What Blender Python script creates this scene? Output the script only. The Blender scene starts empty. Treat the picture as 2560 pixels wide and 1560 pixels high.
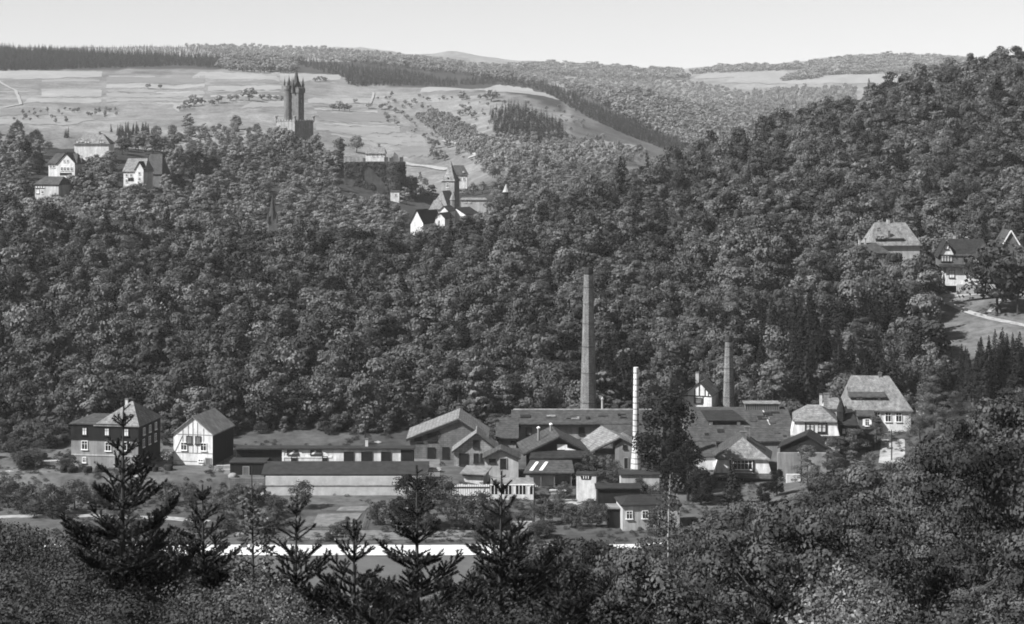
import bpy, math, random
import numpy as np
from mathutils import Vector

random.seed(7)
SC = bpy.context.scene
COL = SC.collection

# ------------------------------------------------------------------ camera
F = 4777.0          # focal length in pixels of a 2560-wide picture
HZ = 300.0          # picture row of the horizon (view camera, vertical shift)
cd = bpy.data.cameras.new('camera')
cam = bpy.data.objects.new('camera', cd)
COL.objects.link(cam)
cam.location = (0, 0, 0)
cam.rotation_euler = (math.radians(90), 0, 0)
cd.sensor_width = 36.0
cd.lens = 36.0 * F / 2560.0
cd.shift_y = -(780.0 - HZ) / 2560.0
cd.clip_start = 0.5
cd.clip_end = 20000
SC.camera = cam

# ------------------------------------------------------------------ sky, sun, exposure
SUN_EL = math.radians(43)
SUN_AZ = math.radians(-116)                  # from the left, a little behind the camera
w = bpy.data.worlds.new('World')
SC.world = w
w.use_nodes = True
nt = w.node_tree
nt.nodes.clear()
wo = nt.nodes.new('ShaderNodeOutputWorld')
bg = nt.nodes.new('ShaderNodeBackground')
sk = nt.nodes.new('ShaderNodeTexSky')
sk.sky_type = 'NISHITA'
sk.sun_disc = False
sk.sun_elevation = SUN_EL
sk.sun_rotation = SUN_AZ
sk.air_density = 1.0
sk.dust_density = 0.4
bw = nt.nodes.new('ShaderNodeRGBToBW')       # black-and-white film
nt.links.new(sk.outputs[0], bw.inputs[0])
nt.links.new(bw.outputs[0], bg.inputs[0])
bg.inputs[1].default_value = 0.06
nt.links.new(bg.outputs[0], wo.inputs[0])
sl = bpy.data.lights.new('sun', 'SUN')
sl.energy = 5.0
sl.angle = math.radians(0.5)
sl.color = (1, 1, 1)
so = bpy.data.objects.new('sun', sl)
COL.objects.link(so)
tosun = Vector((math.sin(SUN_AZ) * math.cos(SUN_EL), math.cos(SUN_AZ) * math.cos(SUN_EL), math.sin(SUN_EL)))
so.rotation_euler = tosun.to_track_quat('Z', 'Y').to_euler()
so.location = (-200, -100, 300)
vs = SC.view_settings
vs.view_transform = 'Standard'
vs.look = 'None'
vs.exposure = 1.0
vs.gamma = 1.0
vs.use_curve_mapping = False
SC.cycles.max_bounces = 5
SC.cycles.diffuse_bounces = 3
SC.cycles.transmission_bounces = 3
SC.cycles.volume_bounces = 1
SC.cycles.use_denoising = True
SC.cycles.denoiser = 'OPENIMAGEDENOISE'
SC.cycles.denoising_input_passes = 'RGB_ALBEDO_NORMAL'
SC.cycles.filter_width = 1.8          # a soft old lens


def Z(py, D):
    return -(py - HZ) / F * D


def X(px, D):
    return (px - 1280.0) / F * D


# ------------------------------------------------------------------ materials
MATS = {}


def mat(name, lo, hi=None, scale=0.6, rough=0.85, bump=0.0, kind='noise', spec=0.2, inst=0.0, weather=True):
    """grey procedural material: noise, boards, courses, blocks or leaf"""
    if name in MATS:
        return MATS[name]
    hi = lo if hi is None else hi
    m = bpy.data.materials.new(name)
    m.use_nodes = True
    t = m.node_tree
    N, L = t.nodes, t.links
    b = N['Principled BSDF']
    b.inputs['Roughness'].default_value = rough
    b.inputs['Specular IOR Level'].default_value = spec
    tc = N.new('ShaderNodeTexCoord')
    no = N.new('ShaderNodeTexNoise')
    no.inputs['Scale'].default_value = scale
    no.inputs['Detail'].default_value = 6
    no.inputs['Roughness'].default_value = 0.65
    L.new(tc.outputs['Object'], no.inputs['Vector'])
    ra = N.new('ShaderNodeMapRange')
    ra.inputs[1].default_value = 0.3
    ra.inputs[2].default_value = 0.7
    ra.inputs[3].default_value = lo
    ra.inputs[4].default_value = hi
    L.new(no.outputs['Fac'], ra.inputs[0])
    out = ra.outputs[0]
    hgt = no.outputs['Fac']
    if weather:                                   # broad stains and rain streaks
        mp = N.new('ShaderNodeMapping')
        mp.inputs['Scale'].default_value = (1.0, 1.0, 0.16)
        L.new(tc.outputs['Object'], mp.inputs['Vector'])
        n2 = N.new('ShaderNodeTexNoise')
        n2.inputs['Scale'].default_value = 0.75
        n2.inputs['Detail'].default_value = 5
        n2.inputs['Roughness'].default_value = 0.7
        L.new(mp.outputs[0], n2.inputs['Vector'])
        r2 = N.new('ShaderNodeMapRange')
        r2.inputs[1].default_value = 0.32
        r2.inputs[2].default_value = 0.68
        r2.inputs[3].default_value = 0.6
        r2.inputs[4].default_value = 1.22
        L.new(n2.outputs['Fac'], r2.inputs[0])
        mw = N.new('ShaderNodeMath')
        mw.operation = 'MULTIPLY'
        L.new(out, mw.inputs[0])
        L.new(r2.outputs[0], mw.inputs[1])
        out = mw.outputs[0]
    if kind in ('boards', 'courses', 'blocks', 'ribs'):
        sx = N.new('ShaderNodeSeparateXYZ')
        L.new(tc.outputs['Object'], sx.inputs[0])
        ad = N.new('ShaderNodeMath')
        ad.operation = 'ADD'
        L.new(sx.outputs[0], ad.inputs[0])
        L.new(sx.outputs[1], ad.inputs[1])
        cb = N.new('ShaderNodeCombineXYZ')
        L.new(ad.outputs[0], cb.inputs[0])
        L.new(sx.outputs[2], cb.inputs[1])
        br = N.new('ShaderNodeTexBrick')
        br.inputs['Scale'].default_value = 1.0
        dims = {'boards': (0.28, 30.0), 'courses': (0.35, 0.3), 'blocks': (0.9, 0.42), 'ribs': (0.8, 30.0)}[kind]
        br.inputs['Brick Width'].default_value = dims[0]
        br.inputs['Row Height'].default_value = dims[1]
        br.inputs['Mortar Size'].default_value = 0.025 if kind != 'blocks' else 0.03
        br.inputs['Color1'].default_value = (1, 1, 1, 1)
        br.inputs['Color2'].default_value = (0.78, 0.78, 0.78, 1)
        br.inputs['Mortar'].default_value = (0.5, 0.5, 0.5, 1)
        L.new(cb.outputs[0], br.inputs['Vector'])
        mu = N.new('ShaderNodeMath')
        mu.operation = 'MULTIPLY'
        L.new(out, mu.inputs[0])
        L.new(br.outputs['Color'], mu.inputs[1])
        out = mu.outputs[0]
        hgt = br.outputs['Fac']
    if inst:
        oi = N.new('ShaderNodeObjectInfo')
        mr = N.new('ShaderNodeMapRange')
        mr.inputs[3].default_value = 1.0 - inst
        mr.inputs[4].default_value = 1.0 + inst
        L.new(oi.outputs['Random'], mr.inputs[0])
        mu2 = N.new('ShaderNodeMath')
        mu2.operation = 'MULTIPLY'
        L.new(out, mu2.inputs[0])
        L.new(mr.outputs[0], mu2.inputs[1])
        out = mu2.outputs[0]
    L.new(out, b.inputs['Base Color'])
    if bump:
        bp = N.new('ShaderNodeBump')
        bp.inputs['Strength'].default_value = bump
        bp.inputs['Distance'].default_value = 0.05
        L.new(hgt, bp.inputs['Height'])
        L.new(bp.outputs[0], b.inputs['Normal'])
    MATS[name] = m
    return m


def leafmat(name, lo, hi, inst=0.35, trans=0.22, scale=0.9, spec=0.0):
    """foliage: grey leaf colour varying per tree and per clump, partly translucent"""
    m = bpy.data.materials.new(name)
    m.use_nodes = True
    t = m.node_tree
    N, L = t.nodes, t.links
    N.clear()
    o = N.new('ShaderNodeOutputMaterial')
    tc = N.new('ShaderNodeTexCoord')
    no = N.new('ShaderNodeTexNoise')
    no.inputs['Scale'].default_value = scale
    no.inputs['Detail'].default_value = 4
    L.new(tc.outputs['Object'], no.inputs['Vector'])
    ra = N.new('ShaderNodeMapRange')
    ra.inputs[1].default_value = 0.3
    ra.inputs[2].default_value = 0.7
    ra.inputs[3].default_value = lo
    ra.inputs[4].default_value = hi
    L.new(no.outputs['Fac'], ra.inputs[0])
    oi = N.new('ShaderNodeObjectInfo')
    mr = N.new('ShaderNodeMapRange')
    mr.inputs[3].default_value = 1 - inst
    mr.inputs[4].default_value = 1 + inst
    L.new(oi.outputs['Random'], mr.inputs[0])
    mu = N.new('ShaderNodeMath')
    mu.operation = 'MULTIPLY'
    L.new(ra.outputs[0], mu.inputs[0])
    L.new(mr.outputs[0], mu.inputs[1])
    d = N.new('ShaderNodeBsdfDiffuse')
    tr = N.new('ShaderNodeBsdfTranslucent')
    L.new(mu.outputs[0], d.inputs[0])
    L.new(mu.outputs[0], tr.inputs[0])
    mx = N.new('ShaderNodeMixShader')
    mx.inputs[0].default_value = trans
    L.new(d.outputs[0], mx.inputs[1])
    L.new(tr.outputs[0], mx.inputs[2])
    last = mx
    if spec:
        g = N.new('ShaderNodeBsdfGlossy')
        g.inputs['Roughness'].default_value = 0.45
        g.inputs['Color'].default_value = (0.8, 0.8, 0.8, 1)
        m2 = N.new('ShaderNodeMixShader')
        m2.inputs[0].default_value = spec
        L.new(mx.outputs[0], m2.inputs[1])
        L.new(g.outputs[0], m2.inputs[2])
        last = m2
    L.new(last.outputs[0], o.inputs[0])
    MATS[name] = m
    return m


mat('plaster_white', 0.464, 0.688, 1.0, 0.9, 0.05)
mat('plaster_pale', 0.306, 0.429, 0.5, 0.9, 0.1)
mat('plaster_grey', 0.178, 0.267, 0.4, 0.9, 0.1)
mat('stone_pale', 0.225, 0.347, 0.7, 0.9, 0.5, 'blocks')
mat('stone_grey', 0.119, 0.184, 0.7, 0.9, 0.5, 'blocks')
mat('stone_dark', 0.049, 0.091, 0.35, 0.95, 0.6, 'blocks')
mat('brick', 0.11, 0.27, 2.4, 0.9, 0.4, 'courses')
mat('brick_white', 0.480, 0.624, 0.9, 0.8, 0.1)
mat('brick_soot', 0.03, 0.07, 0.9, 0.9, 0.3, 'courses')
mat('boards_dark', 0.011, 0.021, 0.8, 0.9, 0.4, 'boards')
mat('boards_mid', 0.101, 0.169, 0.8, 0.9, 0.4, 'boards')
mat('boards_pale', 0.439, 0.605, 0.8, 0.9, 0.4, 'boards')
mat('slate', 0.030, 0.071, 1.5, 0.8, 0.4, 'courses', 0.3)
mat('slate_pale', 0.122, 0.294, 1.5, 0.8, 0.4, 'courses', 0.3)
mat('tile_mid', 0.038, 0.097, 1.5, 0.85, 0.4, 'courses')
mat('tile_pale', 0.119, 0.289, 1.5, 0.85, 0.4, 'courses')
mat('tile_dark', 0.016, 0.040, 1.5, 0.85, 0.4, 'courses')
mat('felt', 0.025, 0.035, 0.5, 0.9, 0.1)
mat('sheet_metal', 0.148, 0.241, 0.6, 0.6, 0.3, 'ribs')
mat('timber', 0.018, 0.030, 1.5, 0.85, 0.1)
mat('timber_grey', 0.120, 0.189, 1.5, 0.85, 0.1)
mat('glass_dark', 0.012, 0.022, 0.4, 0.15, 0.0, spec=0.5)
mat('curtain', 0.6, 0.75, 1.0, 0.7)
mat('paint_white', 0.72, 0.82, 1.0, 0.6)
mat('paint_grey', 0.252, 0.336, 1.0, 0.6)
mat('iron', 0.03, 0.05, 2.0, 0.6)
mat('road_dust', 0.496, 0.640, 0.25, 0.95, 0.1)
mat('path_dust', 0.225, 0.327, 0.3, 0.95, 0.1)
mat('soil', 0.073, 0.116, 0.5, 0.95, 0.4)
mat('soil_pale', 0.116, 0.168, 0.5, 0.95, 0.4)
mat('bark', 0.03, 0.06, 3.0, 0.95, 0.3)
mat('bark_pale', 0.2, 0.35, 3.0, 0.95, 0.3)
mat('plaster_wall', 0.30, 0.48, 0.6, 0.9, 0.1, weather=False)
mat('rubble', 0.161, 0.290, 1.0, 0.9, 0.2)
mat('ivy', 0.035, 0.085, 0.35, 0.95, 0.8)
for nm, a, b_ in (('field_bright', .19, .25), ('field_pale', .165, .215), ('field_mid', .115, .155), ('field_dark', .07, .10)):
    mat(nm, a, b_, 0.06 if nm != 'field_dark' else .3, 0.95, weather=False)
leafmat('leaf_forest', 0.0363, 0.1299, 0.55, 0.12, 0.4)
leafmat('leaf_light', 0.0595, 0.1445, 0.25, 0.25)
leafmat('leaf_dark', 0.0102, 0.0288, 0.3, 0.15)
leafmat('leaf_conifer', 0.0128, 0.0288, 0.35, 0.1)
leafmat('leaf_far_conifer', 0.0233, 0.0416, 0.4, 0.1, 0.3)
leafmat('leaf_far', 0.1305, 0.2219, 0.3, 0.2, 0.3)  # lightened on purpose, part of the distance haze painted into the leaves
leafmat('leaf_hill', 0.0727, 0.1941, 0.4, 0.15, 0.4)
leafmat('leaf_slope', 0.0200, 0.1204, 0.5, 0.2, 0.5)
leafmat('leaf_shrub', 0.0149, 0.0818, 0.55, 0.2, 0.8, 0.0)
leafmat('leaf_glossy', 0.0322, 0.1828, 0.2, 0.2, 1.4, 0.025)
leafmat('needle', 0.0140, 0.0360, 0.2, 0.1, 1.5, 0.03)
leafmat('leaf_garden', 0.0333, 0.0998, 0.3, 0.2, 0.8)
leafmat('blossom', 0.2800, 0.5600, 0.1, 0.2, 1.5)


# ------------------------------------------------------------------ mesh helpers
class MB:
    def __init__(s):
        s.v, s.f, s.m = [], [], []

    def face(s, pts, mi=0):
        n = len(s.v)
        s.v += [tuple(p) for p in pts]
        s.f.append(tuple(range(n, n + len(pts))))
        s.m.append(mi)

    def box(s, x0, x1, y0, y1, z0, z1, mi=0):
        n = len(s.v)
        s.v += [(x, y, z) for z in (z0, z1) for y in (y0, y1) for x in (x0, x1)]
        for q in ((0, 2, 3, 1), (4, 5, 7, 6), (0, 1, 5, 4), (1, 3, 7, 5), (3, 2, 6, 7), (2, 0, 4, 6)):
            s.f.append(tuple(n + i for i in q))
            s.m.append(mi)
        return s

    def prism(s, prof, axis, a, b, mi=0):
        """extrude a closed profile [(p,z)] along u ('x') or v ('y')"""
        n = len(s.v)
        k = len(prof)
        for t in (a, b):
            for p, z in prof:
                s.v.append((t, p, z) if axis == 'x' else (p, t, z))
        s.f.append(tuple(range(n, n + k)))
        s.f.append(tuple(range(n + 2 * k - 1, n + k - 1, -1)))
        s.m += [mi, mi]
        for i in range(k):
            j = (i + 1) % k
            s.f.append((n + i, n + k + i, n + k + j, n + j))
            s.m.append(mi)
        return s

    def tube(s, pts, rad, n=8, cap=True, mi=0):
        pts = [Vector(p) for p in pts]
        base = len(s.v)
        for i, p in enumerate(pts):
            d = (pts[min(i + 1, len(pts) - 1)] - pts[max(i - 1, 0)]).normalized()
            a = d.orthogonal().normalized() if abs(d.z) < .98 else Vector((1, 0, 0))
            c = d.cross(a).normalized()
            a = c.cross(d)
            r = rad[i]
            for k in range(n):
                t = 2 * math.pi * k / n
                s.v.append(tuple(p + a * (r * math.cos(t)) + c * (r * math.sin(t))))
        for i in range(len(pts) - 1):
            for k in range(n):
                k2 = (k + 1) % n
                q = base + i * n
                s.f.append((q + k, q + k2, q + n + k2, q + n + k))
                s.m.append(mi)
        if cap:
            s.f.append(tuple(base + k for k in range(n))[::-1])
            s.f.append(tuple(base + (len(pts) - 1) * n + k for k in range(n)))
            s.m += [mi, mi]
        return s

    def lathe(s, prof, n=20, cx=0, cy=0, mi=0):
        """prof [(r,z)] bottom to top"""
        base = len(s.v)
        for r, z in prof:
            for k in range(n):
                t = 2 * math.pi * k / n
                s.v.append((cx + r * math.cos(t), cy + r * math.sin(t), z))
        for i in range(len(prof) - 1):
            for k in range(n):
                k2 = (k + 1) % n
                q = base + i * n
                s.f.append((q + k, q + k2, q + n + k2, q + n + k))
                s.m.append(mi)
        s.f.append(tuple(base + k for k in range(n))[::-1])
        s.f.append(tuple(base + (len(prof) - 1) * n + k for k in range(n)))
        s.m += [mi, mi]
        return s

    def slab(s, polys, t, mi=0):
        """solid sheet: polygons given as top faces, thickened downwards by t"""
        edges = {}
        for p in polys:
            k = len(p)
            s.face(p, mi)
            s.face([(x, y, z - t) for x, y, z in p][::-1], mi)
            for i in range(k):
                a = tuple(round(c, 4) for c in p[i])
                b = tuple(round(c, 4) for c in p[(i + 1) % k])
                if (b, a) in edges:
                    edges.pop((b, a))
                else:
                    edges[(a, b)] = 1
        for a, b in edges:
            s.face([a, b, (b[0], b[1], b[2] - t), (a[0], a[1], a[2] - t)][::-1], mi)
        return s

    def mesh(s, name, mats, smooth=False):
        me = bpy.data.meshes.new(name)
        me.from_pydata(s.v, [], s.f)
        for m in (mats if isinstance(mats, (list, tuple)) else [mats]):
            me.materials.append(MATS[m])
        if any(s.m):
            me.polygons.foreach_set('material_index', s.m)
        if smooth:
            me.polygons.foreach_set('use_smooth', [True] * len(me.polygons))
        me.update()
        return me


def link(name, me, parent=None, loc=None, label=None, cat=None, group=None, kind=None):
    o = bpy.data.objects.new(name, me)
    COL.objects.link(o)
    if parent is not None:
        o.parent = parent
    if loc is not None:
        o.location = loc
    if label:
        o['label'] = label
    if cat:
        o['category'] = cat
    if group:
        o['group'] = group
    if kind:
        o['kind'] = kind
    return o


def thing(name, label, cat, loc, yaw=0.0, group=None, scale=None):
    o = link(name, None, None, loc, label, cat, group)
    o.empty_display_size = 0.5
    o.rotation_euler = (0, 0, yaw)
    if scale is not None:
        o.scale = scale
    return o


# ------------------------------------------------------------------ terrain
def T(py, D, h):      # ground under a canopy seen at row py
    return Z(py, D) - h


NEAR_L = [(0, -1.8), (10, -4.6), (20, -8), (40, -14), (60, -19.5), (80, -25), (120, -37), (180, -54), (240, -70), (275, -74.8)]
VAL_L = [(330, -74.2), (376.2, -73.8), (379, -70.8), (410, -70.3), (422, -69.4), (430, -68.4), (448, -65.0)]
VAL_R = [(330, -74.2), (376.2, -73.8), (379, -71.6), (402, -71.4), (412, -70.8), (424, -69.4), (432, -68.4), (450, -65.0)]
PROF = {
    -500: NEAR_L + VAL_L + [(615, T(505, 615, 9)), (700, -42), (800, -36), (880, -24), (960, -15), (1020, -11), (1150, -30), (1400, -50), (1600, -4), (2300, 60), (2800, 108), (3200, 95)],
    0: NEAR_L + VAL_L + [(615, T(520, 615, 9)), (690, -43), (780, -40), (830, -33.5), (880, -26), (960, -16.5), (1010, -13), (1100, -26), (1400, -50), (1560, -8), (2300, 58), (2350, 62), (2800, T(96, 2800, 14)), (3200, 95)],
    320: NEAR_L + VAL_L + [(615, T(540, 615, 9)), (690, -45), (800, -42), (880, -32.5), (960, -23), (1040, T(318, 1040, 9)), (1120, -26), (1400, -55), (1620, -10), (2400, 62), (2850, T(112, 2850, 14)), (3200, 95)],
    640: NEAR_L + VAL_L + [(615, T(565, 615, 9)), (690, -49), (800, -51), (900, -44), (1000, -32), (1100, -20), (1170, -18), (1230, -28), (1400, -60), (1680, -8), (2450, 65), (2900, T(126, 2900, 14)), (3200, 100)],
    960: NEAR_L + VAL_R + [(620, T(588, 620, 9)), (700, -50), (850, -53), (950, -47), (1049, -43), (1066, -24), (1110, -22), (1200, -40), (1400, -62), (1650, -32), (1900, -1), (2200, 30), (2330, 42), (2900, T(148, 2900, 14)), (3200, 95)],
    1120: NEAR_L + VAL_R + [(628, T(585, 628, 9)), (710, -50), (850, -52), (1000, -50), (1200, -50), (1400, -55), (1600, -36), (1850, -8), (2150, 31), (2250, 36), (2500, 40), (2950, T(158, 2950, 14)), (3200, 90)],
    1280: NEAR_L + [(330, -74.1), (376, -74), (396, -73.3), (408, -72.6), (440, -69.8), (452, -67.5), (650, T(502, 650, 9)), (740, -44), (900, -47), (1100, -44), (1300, -36), (1500, -23), (1700, -2), (2000, 27), (2100, 35), (2250, 34), (2500, 35), (2950, T(178, 2950, 12)), (3200, 65)],
    1600: [(0, -1.8), (10, -5), (20, -9), (40, -17.5), (80, -31), (120, -41.5), (180, -55), (240, -67), (290, -73), (330, -74.1), (385, -73.9), (400, -72.6), (420, -71), (445, -69), (460, -66.5), (560, -51), (720, T(412, 720, 9)), (850, -38), (1100, -52), (1400, -44), (1600, -36), (1900, -22), (2550, T(203, 2550, 12)), (2800, 25), (3200, 25)],
    1920: [(0, -1.8), (10, -5), (20, -9), (40, -17), (80, -29), (120, -39), (180, -50), (240, -60), (300, -68.5), (350, -73.2), (390, -73.9), (405, -73), (420, -71.5), (435, -70), (455, -68), (470, -65), (560, -46), (780, T(298, 780, 9)), (1000, -35), (1500, -60), (2200, -45), (2700, -5), (3200, 18)],
    2240: [(0, -1.8), (10, -5), (20, -8.5), (40, -16), (80, -27), (120, -36), (180, -45), (240, -53), (300, -60), (360, -67), (400, -71.5), (430, -70), (450, -68), (465, -64), (500, -56), (540, -46.5), (600, -35), (800, T(198, 800, 9)), (1000, -10), (1500, -40), (2500, -20), (3200, 15)],
    2560: [(0, -1.8), (10, -5), (20, -8), (40, -15), (80, -25), (120, -32.5), (180, -40), (240, -46), (300, -53), (360, -60), (430, -65.5), (455, -61), (480, -55.5), (500, -51.5), (520, -47.5), (530, -44.7), (548, -42), (600, -30), (820, T(118, 820, 9)), (1000, 12), (1500, -20), (3200, 15)],
    3100: [(0, -1.8), (10, -5), (20, -8), (40, -14), (80, -24), (120, -31), (180, -38), (240, -44), (300, -50), (360, -57), (430, -62), (480, -52), (530, -41), (600, -26), (820, 40), (1000, 25), (1500, -20), (3200, 15)],
}
FAR = [(-500, 125), (900, 120), (1040, 140), (1080, 138), (1130, 131), (1180, 137), (1260, 150), (1400, 157), (1500, 164), (1620, 171), (1700, 173), (1800, 166), (1900, 163), (2000, 152), (2100, 141), (2200, 135), (2300, 136), (2450, 146), (2700, 165), (3100, 170)]
GP = np.arange(-500, 3101, 20.0)
GD = np.unique(np.concatenate([np.arange(1, 60, 3.0), np.arange(60, 280, 6.0), np.arange(280, 470, 2.0), np.arange(470, 900, 7.0), np.arange(900, 1300, 8.0), np.geomspace(1300, 9500, 110)]))
cols = sorted(PROF)
ZC = np.array([np.interp(GD, *zip(*PROF[c])) for c in cols])
GZ = np.array([np.interp(GP, cols, ZC[:, j]) for j in range(len(GD))]).T      # [px, D]
fx, fy = zip(*FAR)
far = np.interp(GP, fx, fy)
zf = -(far - HZ) / F * 5800.0 - 4
s_ = np.clip((GD - 3400) / 2400.0, 0, 1)
s_ = s_ * s_ * (3 - 2 * s_)
m_ = GD > 3200
GZ[:, m_] = GZ[:, m_] * (1 - s_[m_]) + zf[:, None] * s_[m_]
ker = np.exp(-0.5 * (np.arange(-6, 7) / 2.6) ** 2)
ker /= ker.sum()
pad = np.pad(GZ, ((6, 6), (0, 0)), mode='edge')
GZs = sum(k * pad[i:i + len(GP)] for i, k in enumerate(ker))
wfar = (GD > 5000)
GZs[:, wfar] = GZ[:, wfar]
GZ = GZs
rng0 = np.random.default_rng(3)


def vnoise(x, y, s, seed):
    """smooth value noise"""
    r = np.random.default_rng(seed).random((64, 64))
    u, v = x / s, y / s
    iu, iv = np.floor(u).astype(int), np.floor(v).astype(int)
    fu, fv = u - iu, v - iv
    fu, fv = fu * fu * (3 - 2 * fu), fv * fv * (3 - 2 * fv)
    g = lambda a, b: r[a % 64, b % 64]
    return (g(iu, iv) * (1 - fu) + g(iu + 1, iv) * fu) * (1 - fv) + (g(iu, iv + 1) * (1 - fu) + g(iu + 1, iv + 1) * fu) * fv - .5


PXg, Dg = np.meshgrid(GP, GD, indexing='ij')
Xg = (PXg - 1280) / F * Dg
amp = np.interp(Dg, [0, 60, 270, 300, 440, 500, 900, 1300, 3000, 9000], [0.3, 1.2, 0.3, 0.15, 0.15, 1.8, 3.0, 3.0, 6, 10])
GZ = GZ + amp * vnoise(Xg, Dg, 42.0, 5) + np.where(Dg > 1300, amp * 1.2 * vnoise(Xg, Dg, 210.0, 6), 0)


def gz_pd(px, D):
    i = min(max((px - GP[0]) / 20.0, 0), len(GP) - 1.001)
    j = np.searchsorted(GD, D) - 1
    j = min(max(j, 0), len(GD) - 2)
    t = min(max((D - GD[j]) / (GD[j + 1] - GD[j]), 0), 1)
    a = int(i)
    f = i - a
    return float((GZ[a, j] * (1 - f) + GZ[a + 1, j] * f) * (1 - t) + (GZ[a, j + 1] * (1 - f) + GZ[a + 1, j + 1] * f) * t)


def gz(x, y):
    y = max(y, 1.0)
    return gz_pd(1280 + x / y * F, y)


def hit(px, py, dmin=280.0):
    """where the sight line through a picture point meets the ground beyond dmin"""
    d = GD[GD >= dmin]
    zs = np.array([gz_pd(px, q) for q in d[:1]])
    i = min(max((px - GP[0]) / 20.0, 0), len(GP) - 1.001)
    a = int(i)
    f = i - a
    zz = (GZ[a] * (1 - f) + GZ[a + 1] * f)[GD >= dmin]
    ray = Z(py, d)
    ok = np.nonzero(zz >= ray)[0]
    if len(ok) == 0:
        return None
    k = ok[0]
    if k == 0:
        D = d[0]
    else:
        e0, e1 = zz[k - 1] - ray[k - 1], zz[k] - ray[k]
        D = d[k - 1] + (d[k] - d[k - 1]) * (-e0) / (e1 - e0 + 1e-9)
    return (X(px, D), D, gz_pd(px, D))


nP, nD = len(GP), len(GD)
vv = np.stack([Xg, Dg, GZ], -1).reshape(-1, 3)
fi = [(i * nD + j, (i + 1) * nD + j, (i + 1) * nD + j + 1, i * nD + j + 1) for i in range(nP - 1) for j in range(nD - 1)]
gm = bpy.data.meshes.new('terrain')
gm.from_pydata(vv.tolist(), [], fi)
# ground cover tone (what grows or lies there), per vertex
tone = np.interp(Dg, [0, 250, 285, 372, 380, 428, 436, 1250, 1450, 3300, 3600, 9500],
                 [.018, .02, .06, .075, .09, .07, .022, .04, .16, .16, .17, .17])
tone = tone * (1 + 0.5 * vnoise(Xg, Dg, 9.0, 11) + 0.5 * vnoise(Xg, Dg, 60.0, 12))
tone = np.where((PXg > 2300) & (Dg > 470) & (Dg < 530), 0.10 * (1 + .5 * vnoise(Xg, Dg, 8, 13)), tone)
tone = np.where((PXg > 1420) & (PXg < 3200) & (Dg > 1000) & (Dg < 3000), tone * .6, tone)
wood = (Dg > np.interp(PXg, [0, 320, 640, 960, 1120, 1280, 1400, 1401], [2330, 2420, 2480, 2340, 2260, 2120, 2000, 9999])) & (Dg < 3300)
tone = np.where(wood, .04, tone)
at = gm.attributes.new('tone', 'FLOAT', 'POINT')
at.data.foreach_set('value', tone.reshape(-1).astype(np.float32))
gm.polygons.foreach_set('use_smooth', [True] * len(gm.polygons))
g = bpy.data.materials.new('ground_cover')
g.use_nodes = True
N, L = g.node_tree.nodes, g.node_tree.links
b = N['Principled BSDF']
b.inputs['Roughness'].default_value = 0.95
b.inputs['Specular IOR Level'].default_value = 0.1
a_ = N.new('ShaderNodeAttribute')
a_.attribute_name = 'tone'
tc = N.new('ShaderNodeTexCoord')
n1 = N.new('ShaderNodeTexNoise')
n1.inputs['Scale'].default_value = 0.35
n1.inputs['Detail'].default_value = 8
n1.inputs['Roughness'].default_value = 0.7
L.new(tc.outputs['Object'], n1.inputs['Vector'])
mr = N.new('ShaderNodeMapRange')
mr.inputs[1].default_value = .3
mr.inputs[2].default_value = .7
mr.inputs[3].default_value = .55
mr.inputs[4].default_value = 1.4
L.new(n1.outputs['Fac'], mr.inputs[0])
n3 = N.new('ShaderNodeTexNoise')
n3.inputs['Scale'].default_value = 0.045
n3.inputs['Detail'].default_value = 7
n3.inputs['Roughness'].default_value = 0.72
L.new(tc.outputs['Object'], n3.inputs['Vector'])
m3 = N.new('ShaderNodeMapRange')
m3.inputs[1].default_value = .3
m3.inputs[2].default_value = .7
m3.inputs[3].default_value = .6
m3.inputs[4].default_value = 1.35
L.new(n3.outputs['Fac'], m3.inputs[0])
mu = N.new('ShaderNodeMath')
mu.operation = 'MULTIPLY'
L.new(a_.outputs['Fac'], mu.inputs[0])
L.new(mr.outputs[0], mu.inputs[1])
mu3 = N.new('ShaderNodeMath')
mu3.operation = 'MULTIPLY'
L.new(mu.outputs[0], mu3.inputs[0])
L.new(m3.outputs[0], mu3.inputs[1])
L.new(mu3.outputs[0], b.inputs['Base Color'])
bp = N.new('ShaderNodeBump')
bp.inputs['Strength'].default_value = .6
bp.inputs['Distance'].default_value = .4
L.new(n1.outputs['Fac'], bp.inputs['Height'])
L.new(bp.outputs[0], b.inputs['Normal'])
gm.materials.append(g)
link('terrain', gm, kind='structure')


def sheet(name, corners, m, nu=24, nv=8, off=0.06, dmin=300.0, world=False, wob=0.0):
    """a draped sheet on the ground; corners as picture points (or world x,y) in order"""
    pts = []
    for c in corners:
        if world:
            pts.append(Vector((c[0], c[1], 0)))
        else:
            h = hit(c[0], c[1], dmin)
            if h is None:
                return None
            pts.append(Vector((h[0], h[1], 0)))
    A, B, Cc, Dd = pts
    mb = MB()
    P = {}
    for i in range(nu + 1):
        for j in range(nv + 1):
            u, v = i / nu, j / nv
            p = A * (1 - u) * (1 - v) + B * u * (1 - v) + Cc * u * v + Dd * (1 - u) * v
            if wob and j in (0, nv):
                p.y += wob * (math.sin(i * .55 + j * 2.0 + A.x) + .5 * math.sin(i * 1.3 + A.y))
            P[i, j] = len(mb.v)
            mb.v.append((p.x, p.y, gz(p.x, p.y) + off))
    for i in range(nu):
        for j in range(nv):
            mb.f.append((P[i, j], P[i + 1, j], P[i + 1, j + 1], P[i, j + 1]))
            mb.m.append(0)
    return link(name, mb.mesh(name, m, True), kind='structure')


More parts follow.
